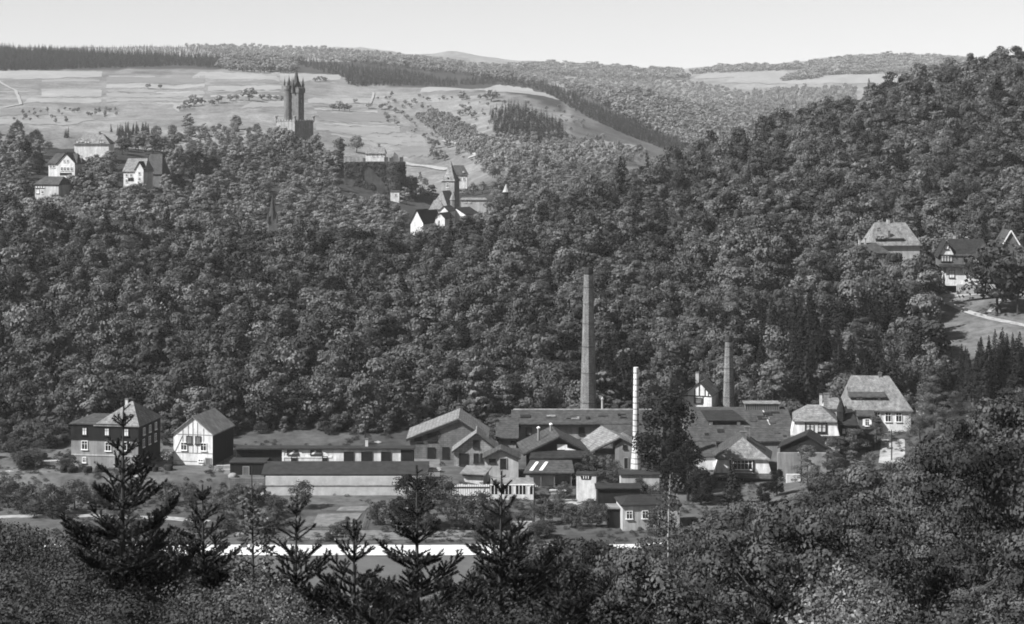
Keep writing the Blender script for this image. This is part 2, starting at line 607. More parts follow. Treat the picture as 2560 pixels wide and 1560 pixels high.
def ribbon(name, pix, width, m, off=0.08, dmin=300.0, sub=6):
    """a path of given width along picture points, draped on the ground"""
    pts = [hit(p[0], p[1], dmin) for p in pix]
    pts = [Vector((p[0], p[1], 0)) for p in pts if p]
    fine = []
    for a, b in zip(pts[:-1], pts[1:]):
        for k in range(sub):
            fine.append(a.lerp(b, k / sub))
    fine.append(pts[-1])
    mb = MB()
    for i, p in enumerate(fine):
        d = (fine[min(i + 1, len(fine) - 1)] - fine[max(i - 1, 0)]).normalized()
        nrm = Vector((-d.y, d.x, 0))
        for s in (-1, 1):
            q = p + nrm * (s * width * (.5 + random.uniform(-.05, .05)))
            mb.v.append((q.x, q.y, gz(q.x, q.y) + off))
    for i in range(len(fine) - 1):
        mb.f.append((2 * i, 2 * i + 1, 2 * i + 3, 2 * i + 2))
        mb.m.append(0)
    return link(name, mb.mesh(name, m, True), kind='structure')

# ------------------------------------------------------------------ roads, paths, fields
sheet('road', [(-115, 326.0), (38, 325.6), (38, 333.2), (-115, 333.8)], 'road_dust', 90, 3, 0.10, world=True, wob=0.15)
sheet('meadow', [(-60, 296), (40, 297), (38, 325), (-60, 325.4)], 'field_dark', 60, 16, 0.06, world=True, wob=0.3)
ribbon('path', [(-60, 1296), (60, 1291), (220, 1290), (420, 1296), (520, 1305)], 2.6, 'path_dust', 0.07)
sheet('garden_bed', [(742, 1322), (860, 1300), (880, 1288), (768, 1292)], 'soil', 14, 6, 0.09)
sheet('garden_bed', [(778, 1318), (880, 1318), (905, 1284), (795, 1286)], 'soil_pale', 14, 6, 0.12)
sheet('garden_bed', [(840, 1278), (912, 1278), (922, 1266), (852, 1268)], 'soil_pale', 14, 6, 0.09)
sheet('lawn', [(700, 1350), (1300, 1350), (1290, 1326), (760, 1327)], 'soil_pale', 50, 8, 0.07)
ribbon('path', [(1420, 1262), (1500, 1245), (1540, 1256), (1575, 1310)], 3.0, 'path_dust', 0.10)
ribbon('path', [(2355, 738), (2375, 760), (2420, 780), (2480, 798), (2600, 822)], 2.2, 'path_dust', 0.15, 470.0)
ribbon('path', [(2352, 742), (2430, 734), (2520, 734), (2600, 738)], 3.2, 'path_dust', 0.12, 490.0)
ribbon('path', [(2468, 784), (2500, 752), (2530, 745)], 1.4, 'path_dust', 0.13, 480.0)
sheet('yard', [(X(560, 379.5), 379.5), (X(1100, 379.5), 379.5), (X(1100, 409), 409), (X(560, 409), 409)], 'soil_pale', 40, 10, 0.07, world=True)

farf = [  # far hillside: (corner picture points near-left, near-right, far-right, far-left), tone
    ([(-60, 197), (254, 193), (256, 178), (-60, 180)], 'field_bright'),
    ([(104, 243), (254, 242), (255, 226), (104, 228)], 'field_bright'),
    ([(60, 258), (254, 256), (254, 246), (70, 247)], 'field_bright'),
    ([(266, 219), (512, 217), (512, 210), (266, 212)], 'field_bright'),
    ([(266, 240), (512, 238), (512, 229), (266, 232)], 'field_pale'),
    ([(266, 209), (512, 207), (512, 190), (266, 192)], 'field_mid'),
    ([(266, 256), (430, 253), (430, 247), (266, 249)], 'field_pale'),
    ([(520, 227), (704, 225), (704, 214), (520, 216)], 'field_bright'),
    ([(478, 196), (700, 204), (690, 190), (500, 180)], 'field_bright'),
    ([(700, 203), (850, 200), (860, 188), (700, 184)], 'field_bright'),
    ([(600, 272), (712, 268), (712, 250), (630, 254)], 'field_pale'),
    ([(432, 270), (448, 282), (452, 262), (436, 258)], 'field_bright'),
    ([(770, 258), (930, 258), (930, 246), (770, 247)], 'field_bright'),
    ([(790, 326), (1000, 332), (1000, 318), (790, 312)], 'field_pale'),
    ([(920, 352), (1070, 366), (1060, 344), (910, 336)], 'field_pale'),
    ([(1000, 392), (1085, 390), (1078, 352), (1005, 350)], 'field_mid'),
    ([(800, 300), (1000, 304), (980, 286), (800, 284)], 'field_mid'),
    ([(1050, 232), (1230, 226), (1240, 213), (1060, 219)], 'field_bright'),
    ([(1230, 230), (1400, 252), (1330, 222), (1240, 212)], 'field_bright'),
    ([(-40, 315), (190, 312), (250, 298), (-40, 300)], 'field_pale'),
    ([(0, 290), (120, 288), (120, 272), (0, 272)], 'field_mid'),
    ([(1440, 372), (1560, 386), (1590, 362), (1470, 350)], 'field_pale'),
    ([(1420, 390), (1500, 402), (1540, 386), (1450, 374)], 'field_pale'),
]
for cs, tn in farf:
    sheet('field', cs, tn, 44, 14, 0.3, 1260.0, wob=5)
for cs, tn in [([(1730, 198), (2000, 194), (1960, 176), (1760, 183)], 'field_pale'),
               ([(1800, 208), (2010, 206), (2010, 190), (1830, 196)], 'field_pale'),
               ([(1960, 214), (2300, 216), (2260, 190), (2060, 184)], 'field_pale'),
               ([(2250, 200), (2400, 200), (2400, 182), (2300, 180)], 'field_pale')]:
    sheet('field', cs, tn, 44, 14, 1.0, 3450.0, wob=10)
rf_ = random.Random(51)
for x0, x1 in ((-40, 100), (100, 254), (268, 390), (390, 512), (522, 700)):
    y = 186 + rf_.uniform(0, 6)
    while y < 262:
        hh = rf_.uniform(2.5, 5.5)
        if rf_.random() < .62 and not (x0 > 400 and y > 240):
            sl_ = rf_.uniform(-2, 1)
            sheet('field', [(x0 + rf_.uniform(0, 6), y + hh), (x1 - rf_.uniform(0, 6), y + hh + sl_), (x1 - rf_.uniform(0, 5), y + sl_), (x0 + rf_.uniform(0, 5), y)], rf_.choice(('field_pale', 'field_mid', 'field_bright', 'field_pale')), 40, 6, 0.22, 1260.0, wob=2)
        y += hh + rf_.uniform(1.5, 5)
for k_ in range(9):
    y = 262 + k_ * 9
    sheet('field', [(780 + k_ * 6, y + 4), (930 + k_ * 14, y + 9 + k_), (930 + k_ * 14, y + 4 + k_), (780 + k_ * 6, y)], rf_.choice(('field_pale', 'field_mid', 'field_bright')), 40, 6, 0.22, 1260.0, wob=3)
ribbon('country_road', [(1005, 408), (1060, 416), (1120, 425)], 7, 'path_dust', 0.8, 1300.0)
ribbon('country_road', [(1110, 352), (1165, 368), (1195, 388), (1170, 396)], 6, 'path_dust', 0.8, 1300.0)
ribbon('country_road', [(-10, 200), (40, 228), (52, 262), (10, 270)], 3, 'path_dust', 0.8, 1300.0)
ribbon('country_road', [(925, 262), (932, 244), (934, 232)], 2.5, 'path_dust', 0.8, 1300.0)


# ------------------------------------------------------------------ buildings
WC = {}


def win_mesh(w_, h_, style):
    key = (round(w_, 2), round(h_, 2), style)
    if key in WC:
        return WC[key]
    p = MB()
    p.box(-w_ / 2, w_ / 2, -0.05, 0.05, -h_ / 2, h_ / 2)
    pane = p.mesh('window', {'dark': 'glass_dark', 'pale': 'curtain', 'open': 'boards_dark', 'grey': 'boards_mid'}[style])
    f = MB()
    a = 0.10 if style != 'open' else 0.05
    f.box(-w_ / 2 - a, -w_ / 2 + .02, -0.11, 0.03, -h_ / 2 - a, h_ / 2 + a)
    f.box(w_ / 2 - .02, w_ / 2 + a, -0.11, 0.03, -h_ / 2 - a, h_ / 2 + a)
    f.box(-w_ / 2 + .021, w_ / 2 - .021, -0.11, 0.03, h_ / 2 - .02, h_ / 2 + a)
    f.box(-w_ / 2 - a - .08, w_ / 2 + a + .08, -0.2, 0.03, -h_ / 2 - a - .1, -h_ / 2 - a + .08)
    if style in ('dark', 'pale'):
        n = max(1, int(round(w_ / 0.7)))
        for i in range(1, n + (1 if n == 1 else 0)):
            x = -w_ / 2 + w_ * i / (n if n > 1 else 2)
            f.box(x - .035, x + .035, -0.09, 0.0, -h_ / 2, h_ / 2)
        f.box(-w_ / 2, w_ / 2, -0.085, 0.0, h_ * .17 - .03, h_ * .17 + .03)
    fr = f.mesh('frame', 'paint_white' if style == 'dark' else 'timber')
    WC[key] = (pane, fr)
    return WC[key]


def roof_polys(u0, u1, v0, v1, ze, zr, dirn, ins, mid):
    """top faces of a roof over a rectangle; ins = how far the ridge ends stay back from the ends"""
    if dirn == 'u':
        vm = v0 + (v1 - v0) * mid
        a, b_ = (u0 + ins[0], vm, zr), (u1 - ins[1], vm, zr)
        E = [(u0, v0, ze), (u1, v0, ze), (u1, v1, ze), (u0, v1, ze)]
        P = [[E[0], E[1], b_, a]]
        if mid < .97:
            P.append([E[2], E[3], a, b_])
        if ins[0] > .01:
            P.append([E[3], E[0], a])
        if ins[1] > .01:
            P.append([E[1], E[2], b_])
    else:
        um = u0 + (u1 - u0) * mid
        a, b_ = (um, v0 + ins[0], zr), (um, v1 - ins[1], zr)
        E = [(u0, v0, ze), (u1, v0, ze), (u1, v1, ze), (u0, v1, ze)]
        P = []
        if mid > .03:
            P.append([E[3], E[0], a, b_])
        if mid < .97:
            P.append([E[1], E[2], b_, a])
        if ins[0] > .01:
            P.append([E[0], E[1], a])
        if ins[1] > .01:
            P.append([E[2], E[3], b_])
    return P


class Bld:
    def __init__(s, name, label, cat, L, R, base, D, yaw=0.0, group=None):
        s.D, s.k, s.yaw = D, D / F, math.radians(yaw)
        s.cx = (L + R) / 2.0
        s.w = (R - L) * s.k / math.cos(s.yaw)
        s.zb = Z(base, D)
        s.root = thing(name, label, cat, (X(s.cx, D), D, s.zb), s.yaw, group)

    def u(s, px):
        return (px - s.cx) * s.k / math.cos(s.yaw)

    def z(s, py, v=0.0):
        return Z(py, s.D + v) - s.zb

    def part(s, name, mb, m, parent=None, loc=None, smooth=False):
        return link(name, mb.mesh(name, m, smooth), parent or s.root, loc)

    def walls(s, eave, depth, ridge=None, dirn='u', ins=(0, 0), mid=.5, m='plaster_pale', below=1.6, u0=None, u1=None, v0=0.0, name='wall', t=.22):
        u0 = -s.w / 2 if u0 is None else u0
        u1 = s.w / 2 if u1 is None else u1
        mb = MB()
        v1 = v0 + depth
        mb.box(u0, u1, v0, v1, -below, eave)
        if ridge is not None:
            ap = ridge - t
            if dirn == 'v':
                um = u0 + (u1 - u0) * mid
                if ins[0] <= .01:
                    mb.prism([(u0, eave), (u1, eave), (um, ap)], 'y', v0, v0 + .3)
                if ins[1] <= .01:
                    mb.prism([(u0, eave), (u1, eave), (um, ap)], 'y', v1 - .3, v1)
            else:
                vm = v0 + (v1 - v0) * mid
                if ins[0] <= .01:
                    mb.prism([(v0, eave), (v1, eave), (vm, ap)], 'x', u0, u0 + .3)
                if ins[1] <= .01:
                    mb.prism([(v0, eave), (v1, eave), (vm, ap)], 'x', u1 - .3, u1)
        return s.part(name, mb, m)

    def roof(s, eave, ridge, depth, dirn='u', ins=(0, 0), mid=.5, m='tile_mid', oh=.45, t=.22, u0=None, u1=None, v0=0.0, drop=None, name='roof', ohs=None):
        u0 = (-s.w / 2 if u0 is None else u0)
        u1 = (s.w / 2 if u1 is None else u1)
        ohs = oh if ohs is None else ohs
        half = (depth * mid if dirn == 'u' else (u1 - u0) * .5)
        drop = (ridge - eave) * oh / max(half, .5) if drop is None else drop
        mb = MB()
        if dirn == 'u':
            P = roof_polys(u0 - ohs, u1 + ohs, v0 - oh, v0 + depth + (oh if mid < .97 else 0), eave - drop + .02 + t, ridge + .02, dirn, ins, mid)
        else:
            P = roof_polys(u0 - oh, u1 + oh, v0 - ohs, v0 + depth + ohs, eave - drop + .02 + t, ridge + .02, dirn, ins, mid)
        mb.slab(P, t)
        r = s.part(name, mb, m)
        # ridge capping
        return r

    def win(s, px, py, wpx, hpx, style='dark', v=0.0, shut=None, parent=None):
        me = win_mesh(wpx * s.k, hpx * s.k, style)
        o = link('window', me[0], parent or s.root, (s.u(px), v - .03, s.z(py)))
        link('frame', me[1], o)
        if shut:
            ww, hh = wpx * s.k, hpx * s.k
            for sg in (-1, 1):
                mb = MB()
                mb.box(-ww * .3, ww * .3, -.05, .05, -hh / 2, hh / 2)
                s.part('shutter', mb, shut, None, (s.u(px) + sg * (ww * .8 + .1), v - .1, s.z(py)))
        return o

    def side_win(s, side, v, z, ww, hh, style='dark', du=0.0):
        me = win_mesh(ww, hh, style)
        sg = 1 if side == 'R' else -1
        o = link('window', me[0], s.root, (sg * (s.w / 2 + .03) + du, v, z))
        o.rotation_euler = (0, 0, math.radians(90) * sg)
        link('frame', me[1], o)

    def door(s, px, py, wpx, hpx, m='boards_dark', v=0.0):
        ww, hh = wpx * s.k, hpx * s.k
        mb = MB()
        mb.box(-ww / 2, ww / 2, -.06, .05, -hh / 2, hh / 2)
        d = s.part('door', mb, m, None, (s.u(px), v - .03, s.z(py)))
        f = MB()
        f.box(-ww / 2 - .12, -ww / 2, -.1, .05, -hh / 2, hh / 2 + .12)
        f.box(ww / 2, ww / 2 + .12, -.1, .05, -hh / 2, hh / 2 + .12)
        f.box(-ww / 2 + .001, ww / 2 - .001, -.1, .05, hh / 2 + .001, hh / 2 + .12)
        s.part('frame', f, 'paint_grey', d)
        return d

    def beam(s, segs, th=0.2, v=0.0, m='timber'):
        for (x0, y0, x1, y1) in segs:
            a = Vector((s.u(x0), 0, s.z(y0)))
            b_ = Vector((s.u(x1), 0, s.z(y1)))
            d = (b_ - a)
            ln = d.length
            mb = MB()
            mb.box(-ln / 2, ln / 2, -.05, .03, -th / 2, th / 2)
            o = s.part('beam', mb, m, None, ((a.x + b_.x) / 2, v - .03 - .004 * random.random(), (a.z + b_.z) / 2))
            o.rotation_euler = (0, -math.atan2(d.z, d.x), 0)

    def chim(s, px, top, bot, wpx, v, m='brick', cap=True):
        ww = wpx * s.k / 2
        z1, z0 = s.z(top, v), s.z(bot, v)
        x = (px - s.cx) * (s.D + v) / F / math.cos(s.yaw)
        mb = MB()
        mb.box(-ww, ww, -ww, ww, z0 - .8, z1)
        c = s.part('chimney', mb, m, None, (x, v, 0))
        if cap:
            q = MB()
            q.box(-ww - .08, ww + .08, -ww - .08, ww + .08, z1 + .002, z1 + .16)
            s.part('cap', q, 'stone_grey', c)

    def eave_board(s, eave, depth=None, m='boards_dark', h=.35, oh=.45, v0=0.0, u0=None, u1=None):
        u0 = -s.w / 2 if u0 is None else u0
        u1 = s.w / 2 if u1 is None else u1
        mb = MB()
        mb.box(u0 - .2, u1 + .2, v0 - oh + .02, v0 - oh + .1, eave - h, eave)
        s.part('fascia', mb, m)


def simple(name, label, cat, L, R, base, eave, ridge, D, yaw, depth, dirn='u', ins=(0, 0), mid=.5, wall='plaster_pale', roof='tile_mid', oh=.45, wins=(), group=None, chims=(), t=.22, below=1.6):
    b_ = Bld(name, label, cat, L, R, base, D, yaw, group)
    e = b_.z(eave)
    r = b_.z(ridge, depth * mid if dirn == 'u' else 0.0)
    r = max(r, e + .15)
    b_.walls(e, depth, r, dirn, ins, mid, wall, below, t=t)
    b_.roof(e, r, depth, dirn, ins, mid, roof, oh, t)
    for q in wins:
        b_.win(*q)
    for c in chims:
        b_.chim(*c)
    b_.e, b_.r = e, r
    return b_


# --- house with the pyramid roof
h = Bld('house', 'tall house with dark slate-hung upper floor and pale pyramid roof', 'house', 175, 348, 1168, 388, -9)
e = h.z(1062)
h.walls(h.z(1101), 13, m='plaster_grey', name='wall')
up = MB()
up.box(-h.w / 2 - .12, h.w / 2 + .12, -.12, 13.12, h.z(1101) + .004, e)
h.part('upper_wall', up, 'boards_dark')
up = MB()
up.box(-h.w / 2 - .06, h.w / 2 + .06, -.1, 0.0, h.z(1140), h.z(1137))
h.part('string_course', up, 'plaster_pale')
h.roof(e, h.z(1040, 6), 13, 'u', (5, 2.5), .5, 'tile_mid', .35, u1=h.u(300))
h.roof(e, h.z(1002, 5), 13, 'u', (h.u(308) - h.u(238) + .35, h.u(344) - h.u(308) + .35), .40, 'slate_pale', .36, u0=h.u(238))
h.chim(294, 997, 1030, 7, 5.4, 'plaster_white')
for px in (210, 268, 318):
    h.win(px, 1079, 11, 17, 'pale', v=-.12)
for px, py in ((210, 1114), (271, 1116), (319, 1114)):
    h.win(px, py, 14, 20, 'dark')
h.win(209, 1151, 8, 12, 'dark')
h.door(295, 1155, 13, 25)
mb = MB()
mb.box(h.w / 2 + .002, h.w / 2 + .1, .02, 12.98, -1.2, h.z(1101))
h.part('side_shade_sheet', mb, 'boards_dark')  # dark sheet over the right wall, its shade put in as colour
for v in (3, 6.5, 10):
    h.side_win('R', v, 4.6, 1.0, 1.5, 'dark')
    h.side_win('R', v, 7.0, .9, 1.3, 'dark', .12)

# --- pale gabled house with timber struts
h = simple('house', 'narrow pale gabled house with thin timber struts beside the long dark shed', 'house', 432, 533, 1171, 1084, 1041, 391, -12, 12, 'v', (0, 0), .5, 'plaster_white', 'sheet_metal', .35,
           wins=[(459, 1116, 14, 18, 'dark'), (510, 1116, 14, 18, 'dark'), (473, 1100, 13, 18, 'grey'), (496, 1100, 13, 18, 'grey'), (503, 1150, 12, 5, 'dark')])
h.beam([(433, 1086, 532, 1086), (456, 1070, 456, 1132), (470, 1057, 470, 1132), (482, 1045, 482, 1132), (494, 1056, 494, 1132), (510, 1070, 510, 1132), (433, 1132, 532, 1132), (436, 1130, 455, 1090), (430, 1153, 505, 1153)], .06, m='plaster_grey')
h.door(522, 1157, 13, 25, 'boards_mid')
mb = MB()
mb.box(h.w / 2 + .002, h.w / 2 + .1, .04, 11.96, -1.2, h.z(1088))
h.part('side_shade_sheet', mb, 'boards_dark')  # right wall darkened by a thin sheet, painting in its shaded side

# --- long flat-roofed shed with pale piers
h = Bld('long_shed', 'long low shed with flat dark roof, pale piers and dark door openings', 'shed', 590, 1032, 1176, 386, 0)
e = h.z(1124)
h.walls(e, 4.5, m='plaster_white', u0=h.u(705))
dk = MB()
dk.box(h.u(590), h.u(705) - .01, 0.4, 4.5, -1.2, e - .05)
h.part('plank_wall', dk, 'boards_dark')
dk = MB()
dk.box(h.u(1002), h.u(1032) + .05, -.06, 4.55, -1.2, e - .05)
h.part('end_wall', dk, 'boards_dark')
h.roof(e, e + .06, 4.6, 'u', (0, 0), 1.0, 'felt', .35, .3)
for px, wd in ((872, 24), (917, 27), (965, 24)):
    h.win(px, 1142, wd, 24, 'open')
for px, wd in ((735, 14), (812, 12)):
    h.win(px, 1149, wd, 16, 'open')
for px in (732, 790):
    h.win(px, 1130, 26, 11, 'grey')
h.beam([(708, 1126, 708, 1160), (705, 1142, 830, 1142), (720, 1140, 736, 1127), (760, 1140, 745, 1127), (775, 1140, 790, 1127), (820, 1140, 805, 1127)], .35, m='paint_white')
h.chim(913, 1098, 1114, 7, 3, 'plaster_white')

# --- long shed roof over the retaining wall
h = Bld('lean_to_shed', 'long lean-to with dark pent roof above the big pale retaining wall', 'shed', 660, 1064, 1187, 376.4, 0)
e = h.z(1186)
mb = MB()
mb.box(-h.w / 2, h.w / 2, 0, .5, e - .5, e - .05)
h.part('sill_beam', mb, 'timber')
h.roof(e, h.z(1153, 5.6), 5.6, 'u', (0, 0), 1.0, 'felt', .5, .28)
for i in range(9):
    mb = MB()
    x = -h.w / 2 + .4 + i * (h.w - .8) / 8
    mb.box(x - .1, x + .1, 5.2, 5.4, -.4, h.z(1153, 5.6) - .3)
    h.part('post', mb, 'timber')
mb = MB()
mb.prism([(0.0, e - .1), (5.4, e - .1), (5.4, h.z(1156, 5.5))], 'x', h.w / 2 - .15, h.w / 2)
h.part('end_wall', mb, 'boards_dark')
# retaining wall below
h = Bld('retaining_wall', 'long pale plastered retaining wall under the dark pent roof', 'wall', 664, 1062, 1246, 375.6, 0)
mb = MB()
mb.box(-h.w / 2, h.w / 2, -.05, .8, -1.0, h.z(1191))
w_ = h.part('wall', mb, 'plaster_wall')
mb = MB()
mb.box(-h.w / 2 - .05, h.w / 2 + .05, -.14, -.05, h.z(1215), h.z(1212))
h.part('ledge', mb, 'plaster_grey')
# boarded shed at its end
h = simple('boarded_shed', 'dark boarded shed with flat roof at the end of the lean-to', 'shed', 575, 662, 1200, 1158, 1150, 381, 0, 6, 'u', (0, 0), 1.0, 'boards_dark', 'felt', .2)
h.door(615, 1182, 14, 30, 'boards_mid')
h = Bld('retaining_wall', 'low grey rubble retaining wall below the dark boarded shed', 'wall', 575, 660, 1246, 375.8, 0)
mb = MB()
mb.box(-h.w / 2, h.w / 2, 0, .8, -1.0, h.z(1196))
h.part('wall', mb, 'stone_grey')
# pale boulder
mb = MB()
mb.lathe([(0.1, 0), (.9, .2), (1.0, .7), (.6, 1.15), (.1, 1.25)], 10)
link('boulder', mb.mesh('boulder', 'rubble', True), None, (X(582, 379.4), 379.4, gz(X(582, 379.4), 379.4) - .2), 'round pale boulder at the corner of the dark boarded shed', 'boulder')

# --- big gabled hall
h = Bld('hall', 'big grey stone gabled hall with soot-blackened gable beside the long sheds', 'hall', 1024, 1214, 1178, 402, 0)
uR = h.u(1131)
e, r = h.z(1090), h.z(1040)
mb = MB()
prof = [(-h.w / 2, -1.5), (h.w / 2, -1.5), (h.w / 2, h.z(1092)), (h.u(1146), h.z(1052)), (-h.w / 2, h.z(1098))]
mb.prism(prof, 'y', 0, 13)
h.part('wall', mb, 'stone_grey')
mb = MB()
t = .25
P = [[(h.u(1016), 13.5, h.z(1099) + .3), (h.u(1016), -.5, h.z(1099) + .3), (h.u(1146), -.5, h.z(1048) + .3), (h.u(1146), 13.5, h.z(1048) + .3)],
     [(h.u(1146), 13.5, h.z(1048) + .3), (h.u(1146), -.5, h.z(1048) + .3), (h.u(1222), -.5, h.z(1098) + .3), (h.u(1222), 13.5, h.z(1098) + .3)]]
mb.slab(P, t)
h.part('roof', mb, 'tile_pale')
for a, b_ in (((1016, 1100), (1146, 1050)), ((1146, 1050), (1222, 1100))):
    h.beam([(a[0], a[1], b_[0], b_[1])], .45, -.42)
for px, py, wd, ht in ((1078, 1135, 18, 32), (1114, 1133, 16, 30), (1080, 1093, 22, 18), (1045, 1096, 18, 16)):
    h.win(px, py, wd, ht, 'open')
mb = MB()
mb.prism([(h.u(1040), h.z(1108)), (h.u(1062), h.z(1112)), (h.u(1092), h.z(1106)), (h.u(1104), h.z(1088)), (h.u(1098), h.z(1076)), (h.u(1078), h.z(1080)), (h.u(1050), h.z(1092))], 'y', -.02, -.004)
h.part('soot_stain', mb, 'stone_dark')
mb = MB()
mb.box(h.u(1026), h.u(1130), -.15, -.002, h.z(1157), h.z(1154))
h.part('sill_band', mb, 'plaster_grey')

# --- smaller gable
h = simple('workshop', 'small pale stone gabled workshop with arched loft window', 'workshop', 1135, 1240, 1185, 1126, 1083, 396, 0, 9, 'v', (0, 0), .53, 'stone_pale', 'tile_pale', .5,
           wins=[(1190, 1110, 14, 19, 'open'), (1159, 1148, 22, 28, 'open'), (1190, 1145, 11, 22, 'open'), (1205, 1145, 8, 22, 'open')])
h.beam([(1130, 1130, 1191, 1083), (1191, 1083, 1248, 1128)], .3, -.5)
h = simple('workshop', 'tiny low gabled workshop with dark door next to the striped lean-to', 'workshop', 1212, 1296, 1182, 1144, 1124, 390, 0, 6, 'v', (0, 0), .48, 'plaster_pale', 'tile_mid', .5,
           wins=[(1231, 1152, 16, 9, 'open')])
h.door(1258, 1159, 16, 26)
h.beam([(1206, 1147, 1250, 1124), (1250, 1124, 1300, 1147)], .35, -.5)

# --- main factory hall (long roof)
h = Bld('factory_hall', 'long factory hall with grey roof behind the gabled workshops, below the tall chimney', 'factory', 1288, 1730, 1096, 424, 0)
e, r = h.z(1058), h.z(1024, 7)
h.walls(e, 14, r, 'u', (0, 0), .5, 'plaster_grey', 1.5)
h.roof(e, r, 14, 'u', (0, 0), .5, 'tile_mid', .9, .3)
h.eave_board(e - .05, h=.7, oh=.8, u1=h.u(1510))
h.win(1454, 1075, 14, 22, 'open')
h.win(1322, 1078, 12, 20, 'grey')
mb = MB()
mb.box(-h.w / 2 - .4, h.w / 2 + .4, 6.85, 7.15, r, r + .16)
h.part('ridge_cap', mb, 'plaster_pale')
mb = MB()
mb.slab([[(h.u(1500), -4.2, h.z(1090)), (h.u(1725), -4.2, h.z(1090)), (h.u(1725), -.4, e + .2), (h.u(1500), -.4, e + .2)]], .25)
h.part('lean_to_roof', mb, 'tile_mid')
mb = MB()
mb.box(h.u(1504), h.u(1720), -3.8, -.01, -1.5, h.z(1093))
h.part('lean_to_wall', mb, 'plaster_grey')
rp = random.Random(61)


def roof_bits(h, e, r, run, oh, u0, u1, v0, v1, n, skip=()):
    """patched tiles and skylights lying on a front roof slope"""
    zz = lambda v: e + .24 + (r - e) * (v + oh) / (run + oh)
    for i in range(n):
        u, v = rp.uniform(u0, u1), rp.uniform(v0, v1)
        if any(a < u < b_ and c < v < d for a, b_, c, d in skip):
            continue
        wu, wv = rp.uniform(.5, 2.6), rp.uniform(.5, 1.6)
        mb = MB()
        mb.slab([[(u, v, zz(v) + .05), (u + wu, v, zz(v) + .05), (u + wu, v + wv, zz(v + wv) + .05), (u, v + wv, zz(v + wv) + .05)]], .1)
        h.part(*rp.choice((('roof_patch', mb, 'tile_pale'), ('roof_patch', mb, 'tile_dark'), ('roof_patch', mb, 'slate'), ('skylight', mb, 'glass_dark'))))


roof_bits(h, e, r, 7.0, .9, h.u(1295), h.u(1700), 0.2, 5.0, 10)
h = simple('loading_bay', 'small dark-roofed block at the gable end of the long factory hall', 'shed', 1246, 1290, 1106, 1094, 1044, 417, 0, 9, 'u', (0, 0), 1.0, 'plaster_grey', 'tile_mid', .6, wins=[(1283, 1102, 10, 8, 'open')])
h.eave_board(h.e - .05, h=.5, oh=.55)

# --- right hall with the broad roof
h = Bld('factory_hall', 'broad-roofed factory hall with dark dormer and louvred ridge vent', 'factory', 1722, 1992, 1142, 407, 0)
e, r = h.z(1104), h.z(1017, 17)
h.walls(e, 34, r, 'u', (0, 0), .5, 'plaster_grey', 1.5)
h.roof(e, r, 34, 'u', (0, 0), .5, 'tile_mid', .4, .3)


def roof_z(v):
    return e + (r - e) * (v + .4) / 17.4


v0 = 7.6
mb = MB()
mb.box(h.u(1782), h.u(1868), v0, v0 + 4.0, roof_z(v0) - .3, roof_z(v0) + 1.15)
d_ = h.part('dormer', mb, 'boards_dark')
mb = MB()
mb.slab([[(h.u(1776), v0 - .5, roof_z(v0) + 1.2), (h.u(1874), v0 - .5, roof_z(v0) + 1.2), (h.u(1852), v0 + 6.5, roof_z(v0) + 2.35), (h.u(1768), v0 + 6.5, roof_z(v0) + 2.35)]], .2)
h.part('dormer_roof', mb, 'tile_dark', d_)
for px in (1787, 1857):
    mb = MB()
    mb.box(-.35, .35, -.06, .02, -.28, .28)
    h.part('pane', mb, 'curtain', d_, (h.u(px), v0 - .02, roof_z(v0) + .45))
v0 = 15.5
mb = MB()
mb.box(h.u(1886) + .1, h.u(1972) - .1, v0 + .15, v0 + 3, roof_z(v0) - .3, roof_z(17) + .85)
lv = h.part('ridge_vent', mb, 'boards_mid')
for i in range(16):
    x = h.u(1886) + (h.u(1972) - h.u(1886)) * i / 15
    mb = MB()
    mb.box(-.09, .09, -.1, .12, roof_z(v0) - .2, roof_z(17) + .75)
    h.part('slat', mb, 'tile_pale', lv, (x, v0 + .02, 0))
mb = MB()
mb.slab([[(h.u(1882), v0 - .3, roof_z(17) + 1.0), (h.u(1976), v0 - .3, roof_z(17) + 1.0), (h.u(1976), v0 + 3.4, roof_z(17) + 1.1), (h.u(1882), v0 + 3.4, roof_z(17) + 1.1)]], .15)
h.part('vent_cap', mb, 'tile_pale', lv)
mb = MB()
mb.slab([[(h.u(1941), 1.0, roof_z(1.0) + .12), (h.u(1944), 1.0, roof_z(1.0) + .12), (h.u(1944) - 1.0, 15, roof_z(15) + .12), (h.u(1941) - 1.0, 15, roof_z(15) + .12)]], .08)
h.part('flashing', mb, 'plaster_pale')

roof_bits(h, e, r, 17.0, .4, h.u(1730), h.u(1975), 0.5, 14.0, 12, [(h.u(1755), h.u(1880), 4, 16)])
# --- front gabled sheds with the dark gable
h = Bld('workshop', 'wide gabled workshop with black open gable and white panel', 'workshop', 1316, 1468, 1176, 397, 0)
e, r = h.z(1132), h.z(1090)
h.walls(e, 11, r, 'v', (0, 0), .56, 'boards_dark', 1.5)
mb = MB()
um = h.u(1399)
P = [[(h.u(1292), 11, h.z(1106, 11)), (h.u(1308), -.8, h.z(1133)), (um, -.8, r + .1), (h.u(1383), 11, h.z(1064, 11))],
     [(h.u(1383), 11, h.z(1064, 11)), (um, -.8, r + .1), (h.u(1472), -.8, h.z(1127)), (h.u(1462), 11, h.z(1104, 11))]]
mb.slab(P, .3)
h.part('roof', mb, 'tile_mid')
h.beam([(1308, 1136, 1399, 1092), (1399, 1092, 1472, 1130)], .55, -.6)
mb = MB()
mb.box(h.u(1393), h.u(1418), -.1, -.01, h.z(1124), h.z(1111))
h.part('panel', mb, 'paint_white')
mb = MB()
mb.prism([(h.u(1412), h.z(1125)), (h.u(1440), h.z(1125)), (h.u(1412), h.z(1118))], 'y', -.14, -.105)
h.part('panel', mb, 'paint_white')
mb = MB()
